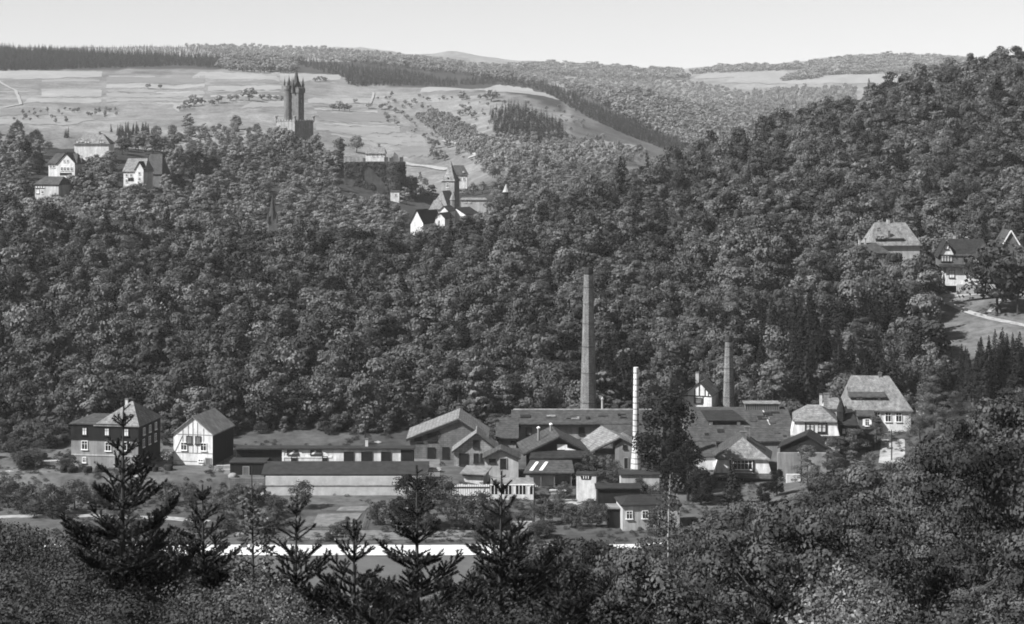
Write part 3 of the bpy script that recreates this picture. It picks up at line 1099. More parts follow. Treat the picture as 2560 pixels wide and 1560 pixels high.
mb.slab([[(h.u(1322), -4.2, h.z(1146, -4)), (h.u(1478), -4.2, h.z(1142, -4)), (h.u(1474), -.1, h.z(1124)), (h.u(1328), -.1, h.z(1128))]], .25)
h.part('canopy', mb, 'tile_dark')
for px in (1330, 1400, 1465):
    mb = MB()
    mb.box(-.1, .1, -.1, .1, -2.2, h.z(1147, -4) - .1)
    h.part('post', mb, 'timber', None, (h.u(px), -3.8, 0))
for px, tp, bt, v in ((1347, 1072, 1098, 4.0), (1379, 1063, 1085, 7.0)):
    x = h.u(px)
    mb = MB()
    mb.lathe([(.28, h.z(bt, v) - .6), (.26, h.z(tp, v))], 10)
    c = h.part('vent_pipe', mb, 'sheet_metal', None, (x, v, 0))
    mb = MB()
    mb.lathe([(.3, h.z(tp, v) + .002), (.42, h.z(tp, v) + .25), (.1, h.z(tp, v) + .5)], 10)
    h.part('cowl', mb, 'paint_white', c)

h = Bld('workshop', 'long-roofed workshop with dark bargeboards beside the banded metal stack', 'workshop', 1538, 1596, 1184, 399, 0)
e, r = h.z(1116), h.z(1094)
h.walls(e, 9, r, 'v', (0, 0), .42, 'plaster_grey', 1.5, t=.35)
mb = MB()
P = [[(h.u(1452), 9.0, h.z(1103, 9)), (h.u(1462), -.6, h.z(1134)), (h.u(1550), -.6, h.z(1090)), (h.u(1508), 9.0, h.z(1064, 9))],
     [(h.u(1508), 9.0, h.z(1064, 9)), (h.u(1550), -.6, h.z(1090)), (h.u(1602), -.6, h.z(1116)), (h.u(1575), 9.0, h.z(1092, 9))]]
mb.slab(P, .3)
h.part('roof', mb, 'tile_pale')
h.beam([(1462, 1137, 1550, 1093), (1550, 1093, 1602, 1119)], .5, -.45)
mb = MB()
mb.box(h.u(1470), h.u(1538), 1.2, 8.6, -1.4, h.z(1136, 1))
h.part('side_wall', mb, 'plaster_grey')
h.win(1562, 1117, 9, 9, 'open')
h.door(1565, 1160, 9, 30)

# --- striped lean-to
h = Bld('open_shed', 'open lean-to with pale strips on its roof, standing on thin posts', 'shed', 1312, 1432, 1226, 384, 0)
e, r = h.z(1180), h.z(1150, 5)
mb = MB()
mb.slab([[(h.u(1308), -.5, e), (h.u(1436), -.5, e), (h.u(1432), 5, r), (h.u(1326), 5, r)]], .25)
rf = h.part('roof', mb, 'tile_mid')
for px in (1328, 1352):
    mb = MB()
    a, b_ = (h.u(px), 0.3, e + (r - e) * .8 / 5.5), (h.u(px + 16), 4.0, e + (r - e) * 4.5 / 5.5)
    mb.slab([[(a[0] - .35, a[1], a[2] + .12), (a[0] + .35, a[1], a[2] + .12), (b_[0] + .3, b_[1], b_[2] + .12), (b_[0] - .3, b_[1], b_[2] + .12)]], .1)
    h.part('skylight', mb, 'paint_white', rf)
mb = MB()
mb.box(h.u(1314), h.u(1428), -.42, -.3, e - .6, e - .27)
h.part('fascia', mb, 'boards_dark')
mb = MB()
mb.box(h.u(1314), h.u(1386), 1.0, 1.25, -1, e - .4)
h.part('wall', mb, 'plaster_pale')
mb = MB()
mb.box(h.u(1386) + .02, h.u(1428), 2.6, 2.85, -1, e - .4)
h.part('wall', mb, 'plaster_grey')
for px in (1314, 1352, 1386, 1428):
    mb = MB()
    mb.box(-.09, .09, -.09, .09, -1, e - .28)
    h.part('post', mb, 'timber_grey', None, (h.u(px), -.2, 0))

# --- white transformer house
h = simple('transformer_house', 'slim white tower-like hut with dark vent slots under a flat roof', 'hut', 1441, 1490, 1284, 1188, 1184, 371, -6, 3.4, 'u', (0, 0), 1.0, 'plaster_white', 'felt', .15)
mb = MB()
mb.prism([(h.u(1451), h.z(1190)), (h.u(1479), h.z(1190)), (h.u(1476), h.z(1199)), (h.u(1454), h.z(1199))], 'y', -.06, -.01)
vp = h.part('vent', mb, 'glass_dark')
for px in (1459, 1465, 1471):
    mb = MB()
    mb.box(-.06, .06, -.05, 0, -.28, .28)
    h.part('louvre_bar', mb, 'paint_white', vp, (h.u(px), -.07, h.z(1193)))

# --- small hut with overhanging roof, and the white fence frame
h = simple('hut', 'pale plank hut with overhanging pent roof behind the white fence', 'hut', 1160, 1208, 1214, 1184, 1164, 381, -14, 4.5, 'u', (0, 0), 1.0, 'boards_pale', 'sheet_metal', .7)
h.eave_board(h.e - .1, h=.4, oh=.6)
mb = MB()
mb.lathe([(.25, 0), (.22, .3), (.1, .5)], 8)
h = Bld('greenhouse', 'long white-framed greenhouse with glass panes beside the fence', 'greenhouse', 1226, 1334, 1262, 372, 0)
mb = MB()
mb.box(-h.w / 2, h.w / 2, 0, 3.2, -1, h.z(1236))
h.part('base_wall', mb, 'plaster_white')
e = h.z(1213)
for i in range(13):
    x = -h.w / 2 + .1 + i * (h.w - .2) / 12
    mb = MB()
    mb.box(-.06, .06, -.04, .08, h.z(1236), e)
    h.part('glazing_bar', mb, 'paint_white', None, (x, 0, 0))
    if i < 12:
        mb = MB()
        mb.box(-(h.w - .2) / 24 + .07, (h.w - .2) / 24 - .07, .02, .05, h.z(1236), e)
        h.part('pane', mb, 'glass_dark' if i % 4 != 2 else 'curtain', None, (x + (h.w - .2) / 24, 0, 0))
mb = MB()
mb.box(-h.w / 2 - .1, h.w / 2 + .1, -.08, .12, e, e + .18)
h.part('top_rail', mb, 'paint_white')
mb = MB()
mb.slab([[(-h.w / 2, .12, e + .16), (h.w / 2, .12, e + .16), (h.w / 2, 3.2, e + .9), (-h.w / 2, 3.2, e + .9)]], .1)
h.part('roof', mb, 'sheet_metal')
h = Bld('fence', 'white plank fence with dark rails next to the greenhouse', 'fence', 1130, 1224, 1264, 370.5, 0)
for i in range(17):
    x = -h.w / 2 + .2 + i * (h.w - .4) / 16
    mb = MB()
    mb.box(-.17, .17, -.03, .03, -.8, h.z(1211) + random.uniform(-.1, .1))
    h.part('plank', mb, 'paint_white', None, (x, 0, 0))
for py in (1218, 1240):
    mb = MB()
    mb.box(-h.w / 2, h.w / 2, -.12, -.04, h.z(py) - .1, h.z(py) + .1)
    h.part('rail', mb, 'timber')
h = Bld('garden_wall', 'bright low stone wall on the bank between the greenhouse and white hut', 'wall', 1336, 1442, 1262, 371.5, 4)
mb = MB()
mb.box(-h.w / 2, h.w / 2, 0, .5, -1.2, h.z(1250))
h.part('wall', mb, 'stone_pale')
h = Bld('garden_wall', 'short whitewashed wall stub standing by the lawn below the hedges', 'wall', 1276, 1330, 1322, 345, 0)
mb = MB()
mb.box(-h.w / 2, h.w / 2, 0, .6, -.8, h.z(1304))
h.part('wall', mb, 'plaster_pale')

# --- small house with dark roof lower down
h = Bld('cottage', 'low pale cottage with dark hipped roof among the bushes', 'house', 1556, 1700, 1322, 345, 6)
e, r = h.z(1262), h.z(1236, 3.5)
h.walls(e, 7, None, m='plaster_pale')
h.roof(e, r, 7, 'u', (2.2, 1.5), .5, 'tile_dark', .4)
for px in (1573, 1613, 1655):
    h.win(px, 1286, 14, 18, 'dark')
h = simple('outhouse', 'small dark lean-to outhouse against the low pale cottage', 'shed', 1520, 1553, 1318, 1272, 1264, 347, 0, 4, 'u', (0, 0), 1.0, 'boards_dark', 'sheet_metal', .3)
h = simple('shed', 'small pale-walled shed with flat dark roof behind the cottage', 'shed', 1552, 1648, 1212, 1188, 1182, 379, 0, 5, 'u', (0, 0), 1.0, 'plaster_pale', 'felt', .3, below=3)
h = simple('shed', 'dark pent-roofed shed in the hollow between white hut and cottage', 'shed', 1494, 1600, 1250, 1222, 1208, 366, 0, 5, 'u', (0, 0), 1.0, 'boards_dark', 'tile_dark', .4)

# --- half-timbered gable behind
h = simple('house', 'small half-timbered gabled house behind the factory between the brick chimneys', 'house', 1704, 1778, 1024, 990, 956, 444, -16, 9, 'v', (0, 0), .62, 'plaster_white', 'tile_pale', .2)
h.beam([(1706, 990, 1777, 990), (1737, 972, 1737, 990), (1748, 962, 1748, 990), (1762, 972, 1762, 990), (1770, 980, 1770, 990), (1736, 990, 1736, 1008), (1757, 990, 1757, 1008)], .22)
h.beam([(1700, 993, 1750, 955), (1750, 955, 1781, 990)], .28, -.2)
h.win(1746, 1001, 15, 12, 'grey')
h.chim(1734, 932, 956, 8, 5, 'plaster_pale')

# --- white house with hipped front
h = Bld('house', 'white half-timbered house with pale hipped gable and broad multi-pane window', 'house', 1786, 1930, 1214, 391, -5)
e = h.z(1148)
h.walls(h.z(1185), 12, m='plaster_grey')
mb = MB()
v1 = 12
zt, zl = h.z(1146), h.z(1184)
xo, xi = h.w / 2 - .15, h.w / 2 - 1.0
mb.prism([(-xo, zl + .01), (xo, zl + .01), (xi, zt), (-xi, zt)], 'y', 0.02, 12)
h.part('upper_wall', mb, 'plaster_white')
mb = MB()
zr = h.z(1092, 4)
P = [[(-xi - .6, -.4, zt), (xi + .6, -.4, zt), (0, 3.6, zr)],
     [(xi + .6, -.4, zt), (xi + 1.6, 12.5, zt - .6), (0, 12.5, zr), (0, 3.6, zr)],
     [(-xi - 1.6, 12.5, zt - .6), (-xi - .6, -.4, zt), (0, 3.6, zr), (0, 12.5, zr)]]
mb.slab(P[:1], .25)
h.part('hip', mb, 'tile_pale')
mb = MB()
mb.slab(P[1:], .25)
h.part('roof', mb, 'tile_mid')
h.win(1857, 1162, 46, 22, 'dark')
h.beam([(1884, 1148, 1884, 1182), (1826, 1148, 1826, 1182), (1826, 1176, 1884, 1176), (1830, 1147, 1884, 1147)], .3, -.05)
mb = MB()
mb.slab([[(-h.w / 2 - .3, -1.8, zl - .55), (h.w / 2 + .3, -1.8, zl - .55), (h.w / 2 + .1, .02, zl + .1), (-h.w / 2 - .1, .02, zl + .1)]], .2)
h.part('skirt_roof', mb, 'tile_mid')
h.win(1800, 1203, 12, 12, 'dark')
h.win(1850, 1203, 16, 12, 'dark')
h.chim(1860, 1080, 1100, 16, 4.5, 'brick')
h.chim(1872, 1068, 1090, 14, 10.5, 'brick')
h = simple('annexe', 'dark roofed side wing with white window reveals left of the white hipped house', 'house', 1746, 1792, 1200, 1142, 1104, 399, 0, 9, 'u', (0, 0), .5, 'plaster_white', 'tile_mid', .3)

# --- house on stilts with dark porch roof
h = Bld('house', 'white-fronted house with four pale windows under a broad light roof', 'house', 1978, 2098, 1142, 404, -8)
zt, zl = h.z(1052), h.z(1090)
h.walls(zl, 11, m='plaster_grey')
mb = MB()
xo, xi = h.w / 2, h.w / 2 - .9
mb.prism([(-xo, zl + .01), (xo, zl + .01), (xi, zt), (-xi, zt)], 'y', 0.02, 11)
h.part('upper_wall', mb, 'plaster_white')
mb = MB()
zr = h.z(1012, 6)
P = [[(-xi - .5, -.4, zt), (xi + .4, -.4, zt), (1.2, 5.2, zr), (-1.5, 5.2, zr)],
     [(xi + .4, -.4, zt), (xi + .4, 11.4, zt), (1.2, 6.5, zr), (1.2, 5.2, zr)],
     [(-xi - .5, 11.4, zt), (-xi - .5, -.4, zt), (-1.5, 5.2, zr), (-1.5, 6.5, zr)],
     [(xi + .4, 11.4, zt), (-xi - .5, 11.4, zt), (-1.5, 6.5, zr), (1.2, 6.5, zr)],
     [(-1.5, 5.2, zr), (1.2, 5.2, zr), (1.2, 6.5, zr), (-1.5, 6.5, zr)]]
mb.slab(P, .25)
h.part('roof', mb, 'tile_pale')
for px in (2020, 2030, 2049, 2059):
    h.win(px, 1070, 7, 17, 'pale')
h.beam([(2014, 1056, 2014, 1084), (2066, 1056, 2066, 1084), (2012, 1057, 2068, 1057), (2012, 1083, 2068, 1083)], .22, -.04)
h.chim(2053, 986, 1012, 7, 6, 'plaster_white')
h.chim(2066, 984, 1010, 12, 9, 'stone_pale')
h = simple('porch', 'dark gabled porch roof on posts in front of the white-fronted house', 'porch', 1952, 2068, 1148, 1120, 1086, 396, -14, 7, 'v', (0, 0), .55, 'boards_dark', 'tile_dark', .5)
h = Bld('porch_pier', 'pale square pier holding up the dark porch roof', 'pier', 2066, 2088, 1150, 396, 0)
mb = MB()
mb.box(-h.w / 2, h.w / 2, 0, 1.6, -2, h.z(1102))
h.part('shaft', mb, 'plaster_pale')
mb = MB()
mb.box(-h.w / 2 - .5, h.w / 2 + 2.0, -.3, 2.2, h.z(1102) + .002, h.z(1094))
h.part('lintel', mb, 'boards_dark')
# dark slated wing with pointed turret
h = Bld('slated_wing', 'dark slated wing with a small pointed turret between two houses', 'house', 2098, 2142, 1112, 409, -8)
e, r = h.z(1062), h.z(1022, 4)
h.walls(e, 8, r, 'u', (0, 0), .5, 'boards_dark')
h.roof(e, r, 8, 'u', (1.2, 1.2), .5, 'tile_dark', .3)
mb = MB()
x = h.u(2103)
mb.lathe([(.9, e), (.9, h.z(1030, 1)), (1.05, h.z(1029, 1)), (.05, h.z(994, 1))], 6)
h.part('turret', mb, 'tile_dark', None, (x, 1.2, 0))
h.win(2110, 1078, 7, 12, 'pale')
h = simple('annexe', 'small pale-roofed block tucked behind the dark turret', 'house', 2070, 2100, 1062, 1022, 994, 424, 0, 8, 'u', (0, 0), .5, 'plaster_white', 'tile_pale', .3, chims=[(2078, 984, 996, 6, 4, 'stone_pale')])

# --- villa
h = Bld('villa', 'large villa with broad pale hipped roof, long dormer and white window piers', 'house', 2118, 2276, 1082, 428, -4)
e, r = h.z(1022), h.z(939, 6)
h.walls(h.z(1026), 12, m='plaster_white')
h.roof(e, r, 12, 'u', (2.0, 4.6), .5, 'tile_pale', .5)
vd = 1.6
mb = MB()
mb.box(h.u(2128), h.u(2214), vd, vd + 4, h.z(1024), h.z(996, vd))
d_ = h.part('dormer', mb, 'tile_mid')
mb = MB()
mb.slab([[(h.u(2124), vd - .6, h.z(991, vd)), (h.u(2218), vd - .6, h.z(991, vd)), (h.u(2212), vd + 3.2, h.z(968, vd + 3)), (h.u(2124), vd + 3.2, h.z(968, vd + 3))]], .25)
h.part('dormer_roof', mb, 'tile_mid', d_)
for px, st in ((2139, 'dark'), (2147, 'pale'), (2155, 'pale'), (2183, 'dark'), (2192, 'dark'), (2200, 'pale')):
    me = win_mesh(6 * h.k, 12 * h.k, st)
    o = link('window', me[0], d_, (h.u(px), vd - .03, h.z(1002, vd)))
mb = MB()
mb.slab([[(h.u(2138), -2.2, h.z(1040, -2)), (h.u(2186), -2.2, h.z(1040, -2)), (h.u(2180), 1.5, h.z(1010, 1)), (h.u(2136), 1.5, h.z(1010, 1))]], .2)
h.part('bay_roof', mb, 'tile_mid')
mb = MB()
mb.box(h.u(2142), h.u(2184), -1.8, -.01, -1.2, h.z(1042, -2))
h.part('bay', mb, 'boards_mid')
h.win(2166, 1053, 9, 16, 'dark', v=-1.8, shut='paint_white')
for px in (2193, 2220, 2246):
    h.win(px, 1042, 13, 22, 'dark')
h.beam([(2184, 1026, 2240, 1026)], .3, -.02)
h.chim(2208, 932, 950, 8, 6, 'brick')
h = simple('veranda', 'low dark pent roof running from the dark wing to the villa terrace', 'porch', 2090, 2185, 1130, 1084, 1072, 412, -10, 4, 'u', (0, 0), 1.0, 'boards_dark', 'tile_mid', .3)
h = simple('porch_pier', 'white pillar beside the villa half hidden by trees', 'pier', 2292, 2310, 1070, 1026, 1022, 430, 0, 3, 'u', (0, 0), 1.0, 'plaster_white', 'felt', .1)
h = simple('garden_shed', 'little white shed with flat dark roof at the edge of the dark spruces', 'shed', 2392, 2436, 1052, 1026, 1006, 436, 0, 5, 'u', (0, 0), 1.0, 'plaster_white', 'tile_dark', .7)
sheet('yard', [(2196, 1158), (2264, 1160), (2262, 1098), (2204, 1100)], 'path_dust', 12, 12, 0.1, 380.0)
h = Bld('terrace_wall', 'small white wall piece below the dark porch near the telegraph pole', 'wall', 1966, 2002, 1216, 385, 0)
mb = MB()
mb.box(-h.w / 2, h.w / 2, 0, .6, -2, h.z(1186))
h.part('wall', mb, 'plaster_white')
h = Bld('terrace_wall', 'broad grey plastered terrace wall under the dark porch', 'wall', 1944, 2066, 1190, 390, 0)
mb = MB()
mb.box(-h.w / 2, h.w / 2, 0, .6, -2, h.z(1132))
h.part('wall', mb, 'plaster_grey')


# --- chimneys
def chimney(label, px, D, base, top, wb, wt, m, n=16):
    k = D / F
    o = thing('factory_chimney', label, 'chimney', (X(px, D), D, Z(base, D)))
    H = (base - top) * k
    rb, rt = wb * k / 2, wt * k / 2
    prof = [(rb * 1.25, -4), (rb * 1.25, 0.0), (rb, .3)] + [(rb + (rt - rb) * i / 12, H * i / 12) for i in range(1, 12)] + [(rt, H - 1.6)]
    mb = MB()
    mb.lathe(prof, n)
    link('shaft', mb.mesh('shaft', m), o)
    mb = MB()
    mb.lathe([(rt, H - 1.6), (rt * 1.1, H - 1.4), (rt * 1.12, H - .5), (rt * 1.05, H), (rt * .75, H), (rt * .7, H - .8)], n)
    link('crown', mb.mesh('crown', 'brick_soot'), o)
    for f in (.18, .36, .52, .66, .78, .88):
        r = rb + (rt - rb) * f + .02
        mb = MB()
        mb.lathe([(r, H * f - .06), (r + .05, H * f - .05), (r + .05, H * f + .05), (r, H * f + .06)], n)
        link('band', mb.mesh('band', 'iron'), o)
    mb = MB()
    for i in range(int(H / .55)):
        zz = .8 + i * .55
        if zz > H - 2:
            break
        r = rb + (rt - rb) * zz / H
        mb.box(-.05, .35, -r - .16, -r + .05, zz, zz + .09)
    link('climbing_irons', mb.mesh('climbing_irons', 'iron'), o)
    return o


chimney('tall tapering brick factory chimney rising behind the long hall', 1471, 433, 1080, 668, 44, 22, 'brick', 8)
chimney('shorter tapering brick chimney behind the broad-roofed hall', 1822, 446, 1080, 838, 34, 18, 'brick', 8)
D = 394.0
k = D / F
o = thing('metal_stack', 'slim white banded stack with flared foot beside the big dark tree', 'chimney', (X(1590, D), D, Z(1185, D)))
ys = [1185, 1172, 1158, 1145, 1131, 1118, 1105, 1092, 1078, 1064, 1050, 1036, 1022, 1007, 992, 977, 962, 947, 932, 918]
wd = np.interp(ys, [918, 1050, 1092, 1118, 1185], [12.5, 15, 16, 20, 29])
for i in range(len(ys) - 1):
    z0, z1 = (1185 - ys[i]) * k, (1185 - ys[i + 1]) * k
    r0, r1 = wd[i] * k / 2, wd[i + 1] * k / 2
    mb = MB()
    mb.lathe([(r0 * .97, z0 - (2 if i == 0 else 0)), (r0, z0 + .05), (r1, z1 - .05), (r1 * .97, z1)], 14)
    sg = link('segment', mb.mesh('segment', 'brick_white'), o, (random.uniform(-.02, .02), 0, 0))
    if i:
        mb = MB()
        mb.lathe([(r0 * .985, z0 - .09), (r0 * 1.015, z0 - .08), (r0 * 1.015, z0 + .08), (r0 * .985, z0 + .09)], 14)
        link('band', mb.mesh('band', 'boards_mid'), sg)
D = 440.0
o = thing('vent_pipe', 'thin pale vent pipe standing beside the tall brick chimney', 'pipe', (X(1506, D), D, Z(1060, D)))
mb = MB()
mb.lathe([(.3, -3), (.26, 60 * D / F), (.4, 62 * D / F), (.1, 68 * D / F)], 10)
link('pipe', mb.mesh('pipe', 'plaster_pale'), o)

# ------------------------------------------------------------------ houses on the right hill
h = Bld('house', 'pale-roofed house with steep gambrel roof half hidden by trees on the slope', 'house', 2178, 2300, 690, 548, 4)
e, r = h.z(609), h.z(556, 5)
h.walls(e, 10, None, m='plaster_pale')
h.roof(e, r, 10, 'u', (2.8, 3.4), .5, 'tile_pale', .6)
mb = MB()
mb.box(h.u(2190), h.u(2262), .3, 3.5, h.z(640), h.z(596, .5))
d_ = h.part('front_gable', mb, 'tile_dark')
for px in (2196, 2206, 2197):
    h.win(px, 594 if px != 2197 else 573, 5, 6, 'pale', v=.2)
h.chim(2232, 548, 560, 7, 5, 'plaster_pale')
h.chim(2226, 578, 592, 5, 1.5, 'brick')
h = simple('house', 'brown hipped roof with two chimneys among the trees below the pale roof', 'house', 2145, 2222, 690, 632, 607, 538, 8, 9, 'u', (2.6, 2.6), .5, 'plaster_grey', 'tile_mid', .5, chims=[(2160, 598, 612, 5, 4, 'plaster_pale'), (2174, 597, 610, 5, 4, 'plaster_pale')])
h = Bld('house', 'dark-roofed chalet house with white shuttered windows above the hillside meadow', 'house', 2366, 2448, 700, 529, -6)
e, r = h.z(636), h.z(597, 5)
h.walls(h.z(668), 10, m='plaster_white', u1=h.u(2448))
mb = MB()
mb.box(h.u(2350), h.u(2456), -.9, 9.5, h.z(667), h.z(636))
h.part('upper_wall', mb, 'boards_mid')
h.walls(h.z(636), 8, h.z(604), 'v', (0, 0), .5, 'plaster_white', -h.z(637), h.u(2349), h.u(2384), -.8, 'gable')
h.roof(h.z(636), r, 10, 'u', (.8, 1.5), .5, 'tile_dark', .7, u0=h.u(2378), u1=h.u(2470), v0=-.4)
h.roof(h.z(636), h.z(602), 9, 'v', (0, 0), .5, 'tile_dark', .5, u0=h.u(2349), u1=h.u(2384), v0=-.8)
for px in (2356, 2363, 2370, 2377):
    h.win(px, 646, 4.5, 13, 'pale', v=-.9)
for px in (2426, 2432, 2438, 2444):
    h.win(px, 650, 4, 9, 'pale', v=-.9)
h.win(2367, 616, 8, 12, 'pale', v=-.82)
h.win(2380, 685, 13, 18, 'pale')
h.win(2424, 683, 9, 16, 'pale')
h.door(2438, 685, 8, 22)
mb = MB()
mb.slab([[(h.u(2348), -1.3, h.z(666)), (h.u(2450), -1.3, h.z(666)), (h.u(2450), -.9, h.z(660)), (h.u(2348), -.9, h.z(660))]], .2)
h.part('skirt_roof', mb, 'tile_dark')
h.chim(2392, 588, 600, 6, 5, 'plaster_pale')
h = Bld('garden_wall', 'low white garden wall below the dark-roofed chalet house', 'wall', 2392, 2492, 722, 521, 0)
mb = MB()
mb.box(-h.w / 2, h.w / 2, 0, .5, -1.5, h.z(711))
h.part('wall', mb, 'plaster_pale')
h = simple('house', 'steep white-edged gable peeping over a tree on the right hill', 'house', 2506, 2548, 690, 612, 576, 548, 0, 9, 'v', (0, 0), .5, 'boards_mid', 'tile_mid', .3)
h.beam([(2504, 614, 2527, 576), (2527, 576, 2550, 614)], .35, -.35, 'paint_white')
h = simple('house', 'dim hipped tile roof almost swallowed by the forest on the hillside', 'house', 1842, 1932, 690, 634, 606, 575, 6, 9, 'u', (2, 3), .5, 'plaster_pale', 'tile_mid', .5)

# ------------------------------------------------------------------ houses on the castle hill
h = simple('house', 'long house with pale hipped roof and dormer windows on the hilltop', 'house', 186, 272, 384, 358, 333, 968, 0, 13, 'u', (5, 5), .5, 'plaster_white', 'tile_pale', .6, below=6)
for px in (193, 203, 214, 221, 252, 257):
    h.win(px, 354 if px != 203 else 352, 5, 7, 'pale', v=-.3)
h.chim(243, 330, 342, 4, 6, 'brick')
h = Bld('house', 'white villa with steep front gable on the wooded castle hill', 'house', 120, 192, 436, 884, -8)
e = h.z(408)
h.walls(e, 12, m='plaster_white', below=5)
h.roof(e, h.z(383, 6), 12, 'u', (2, 2), .5, 'tile_mid', .5)
h.walls(e, 11, h.z(384), 'v', (0, 0), .5, 'plaster_white', 4, h.u(146), h.u(191), -1.5, 'gable')
h.roof(e, h.z(381), 11, 'v', (0, 0), .5, 'tile_mid', .5, u0=h.u(145), u1=h.u(192), v0=-1.5)
for px in (158, 166, 174, 183):
    h.win(px, 422, 5, 8, 'dark', v=-1.5)
for px in (164, 173):
    h.win(px, 402, 4, 6, 'dark', v=-1.5)
for px in (126, 134):
    h.win(px, 416, 5, 7, 'dark')
h.win(168, 434, 30, 4, 'open', v=-1.5)
h.chim(123, 394, 408, 4, 6, 'plaster_white')
h.chim(191, 390, 404, 5, 6, 'plaster_white')
h = simple('house', 'low dark-sided house with white window bands below the white villa', 'house', 84, 150, 494, 460, 441, 832, -24, 11, 'u', (2, 2), .5, 'plaster_pale', 'tile_mid', .6, below=5)
for px in (88, 95, 102, 109):
    h.win(px, 467, 5, 6, 'pale')
h.win(92, 479, 9, 10, 'pale')
h.win(105, 480, 6, 8, 'dark')
h = Bld('house', 'bright white house with tall narrow gable and grey roof', 'house', 308, 362, 468, 886, -10)
e = h.z(427)
h.walls(e, 11, m='plaster_white', below=5)
h.roof(e, h.z(396, 5), 11, 'u', (.5, 1), .5, 'tile_pale', .5)
h.walls(h.z(420), 10, h.z(406), 'v', (0, 0), .5, 'plaster_white', 5, h.u(341), h.u(362), -1.4, 'gable')
h.roof(h.z(422), h.z(403), 10, 'v', (0, 0), .5, 'tile_dark', .4, u0=h.u(341), u1=h.u(362), v0=-1.4)
for px, py in ((316, 438), (328, 438), (316, 452), (352, 433), (352, 447)):
    h.win(px, py, 5, 7, 'dark', v=-1.4 if px > 340 else 0)
h.win(327, 448, 14, 6, 'open')
h = simple('house', 'brown steep-roofed house touching the bright white gabled one', 'house', 366, 404, 470, 432, 385, 905, -10, 11, 'u', (0, 2), .5, 'boards_mid', 'tile_mid', .5, below=5)
h = simple('house', 'small pale cottage wall at the forest edge of the castle hill', 'house', 452, 476, 476, 456, 448, 930, 0, 7, 'u', (0, 0), .5, 'plaster_pale', 'tile_mid', .4, below=5)

# ------------------------------------------------------------------ memorial tower
D = 1150.0
k = D / F
t_ = thing('castle_tower', 'tall stone memorial tower with pointed roofs and corner turrets on a bastion', 'tower', (X(735, D), D, Z(302, D)), 0)


def tp(name, mb, m, loc=None, rot=None, smooth=False, parent=None):
    o = link(name, mb.mesh(name, m, smooth), parent or t_, loc)
    if rot:
        o.rotation_euler = (0, 0, rot)
    return o


ux = lambda px: (px - 735) * k
uz = lambda py: (302 - py) * k
a45 = math.radians(-32)
hw = 2.75
mb = MB()
mb.box(-hw, hw, -hw, hw, -6, uz(232))
sq = tp('square_shaft', mb, 'stone_grey', (ux(744), 0, 0), a45)
mb = MB()
mb.box(-hw - .5, hw + .5, -hw - .5, hw + .5, uz(232) + .002, uz(221))
tp('corbelled_parapet', mb, 'stone_grey', (ux(744), 0, 0), a45)
for i in range(4):
    for j in range(-2, 3):
        mb = MB()
        mb.box(-.28, .28, -.2, .2, 0, .8)
        o = tp('merlon', mb, 'stone_grey', None, None, False)
        ang = a45 + i * math.pi / 2
        lx, ly = j * 1.25, -hw - .3
        o.location = (ux(744) + math.cos(ang) * lx - math.sin(ang) * ly, math.sin(ang) * lx + math.cos(ang) * ly, uz(221))
        o.rotation_euler = (0, 0, ang)
mb = MB()
mb.lathe([(hw * 1.32, uz(221)), (hw * .62, uz(203)), (.08, uz(170))], 4)
tp('spire', mb, 'slate', (ux(741), 0, 0), a45 + math.pi / 4)
mb = MB()
mb.tube([(0, 0, uz(171)), (0, 0, uz(166))], [.08, .04], 5)
tp('finial', mb, 'iron', (ux(741), 0, 0))
for cxp, dy in ((757, 1.2), (734, -3.2), (740, 4.0)):
    mb = MB()
    mb.lathe([(.3, uz(232)), (.8, uz(228)), (.8, uz(214)), (.9, uz(213.5)), (.05, uz(192))], 10)
    tp('corner_turret', mb, 'stone_grey', (ux(cxp), dy, 0), None, True)
mb = MB()
mb.lathe([(2.55, -6), (2.5, 0), (2.35, uz(228)), (2.75, uz(222)), (2.75, uz(214)), (2.2, uz(213.9))], 20)
tp('round_shaft', mb, 'stone_grey', (ux(720), .4, 0), None, False)
for cxp, tpy, rr in ((711, 189, .55), (722, 186, 1.0), (729, 192, .5)):
    mb = MB()
    mb.lathe([(rr, uz(214)), (rr, uz(208)), (rr * 1.15, uz(207.8)), (.04, uz(tpy))], 10)
    tp('pinnacle', mb, 'stone_pale' if rr < .9 else 'slate_pale', (ux(cxp), .2, 0), None, True)
for px_, py_ in ((748, 253), (747, 240), (748, 292), (748, 268)):
    mb = MB()
    mb.box(-.35, .35, -.1, .1, -1.1, 1.1)
    o = tp('window', mb, 'stone_pale' if py_ == 253 else 'glass_dark', None)
    ang = a45 + math.pi / 2
    q = Vector((math.sin(ang), -math.cos(ang), 0)) * (hw + .05)
    o.location = (ux(744) + q.x, q.y, uz(py_))
    o.rotation_euler = (0, 0, ang)
for i in range(4):
    mb = MB()
    mb.box(-.2, .2, -.1, .1, -.8, .8)
    tp('window', mb, 'glass_dark', (ux(724), .4 - 2.32, uz(235 + i * 17)))
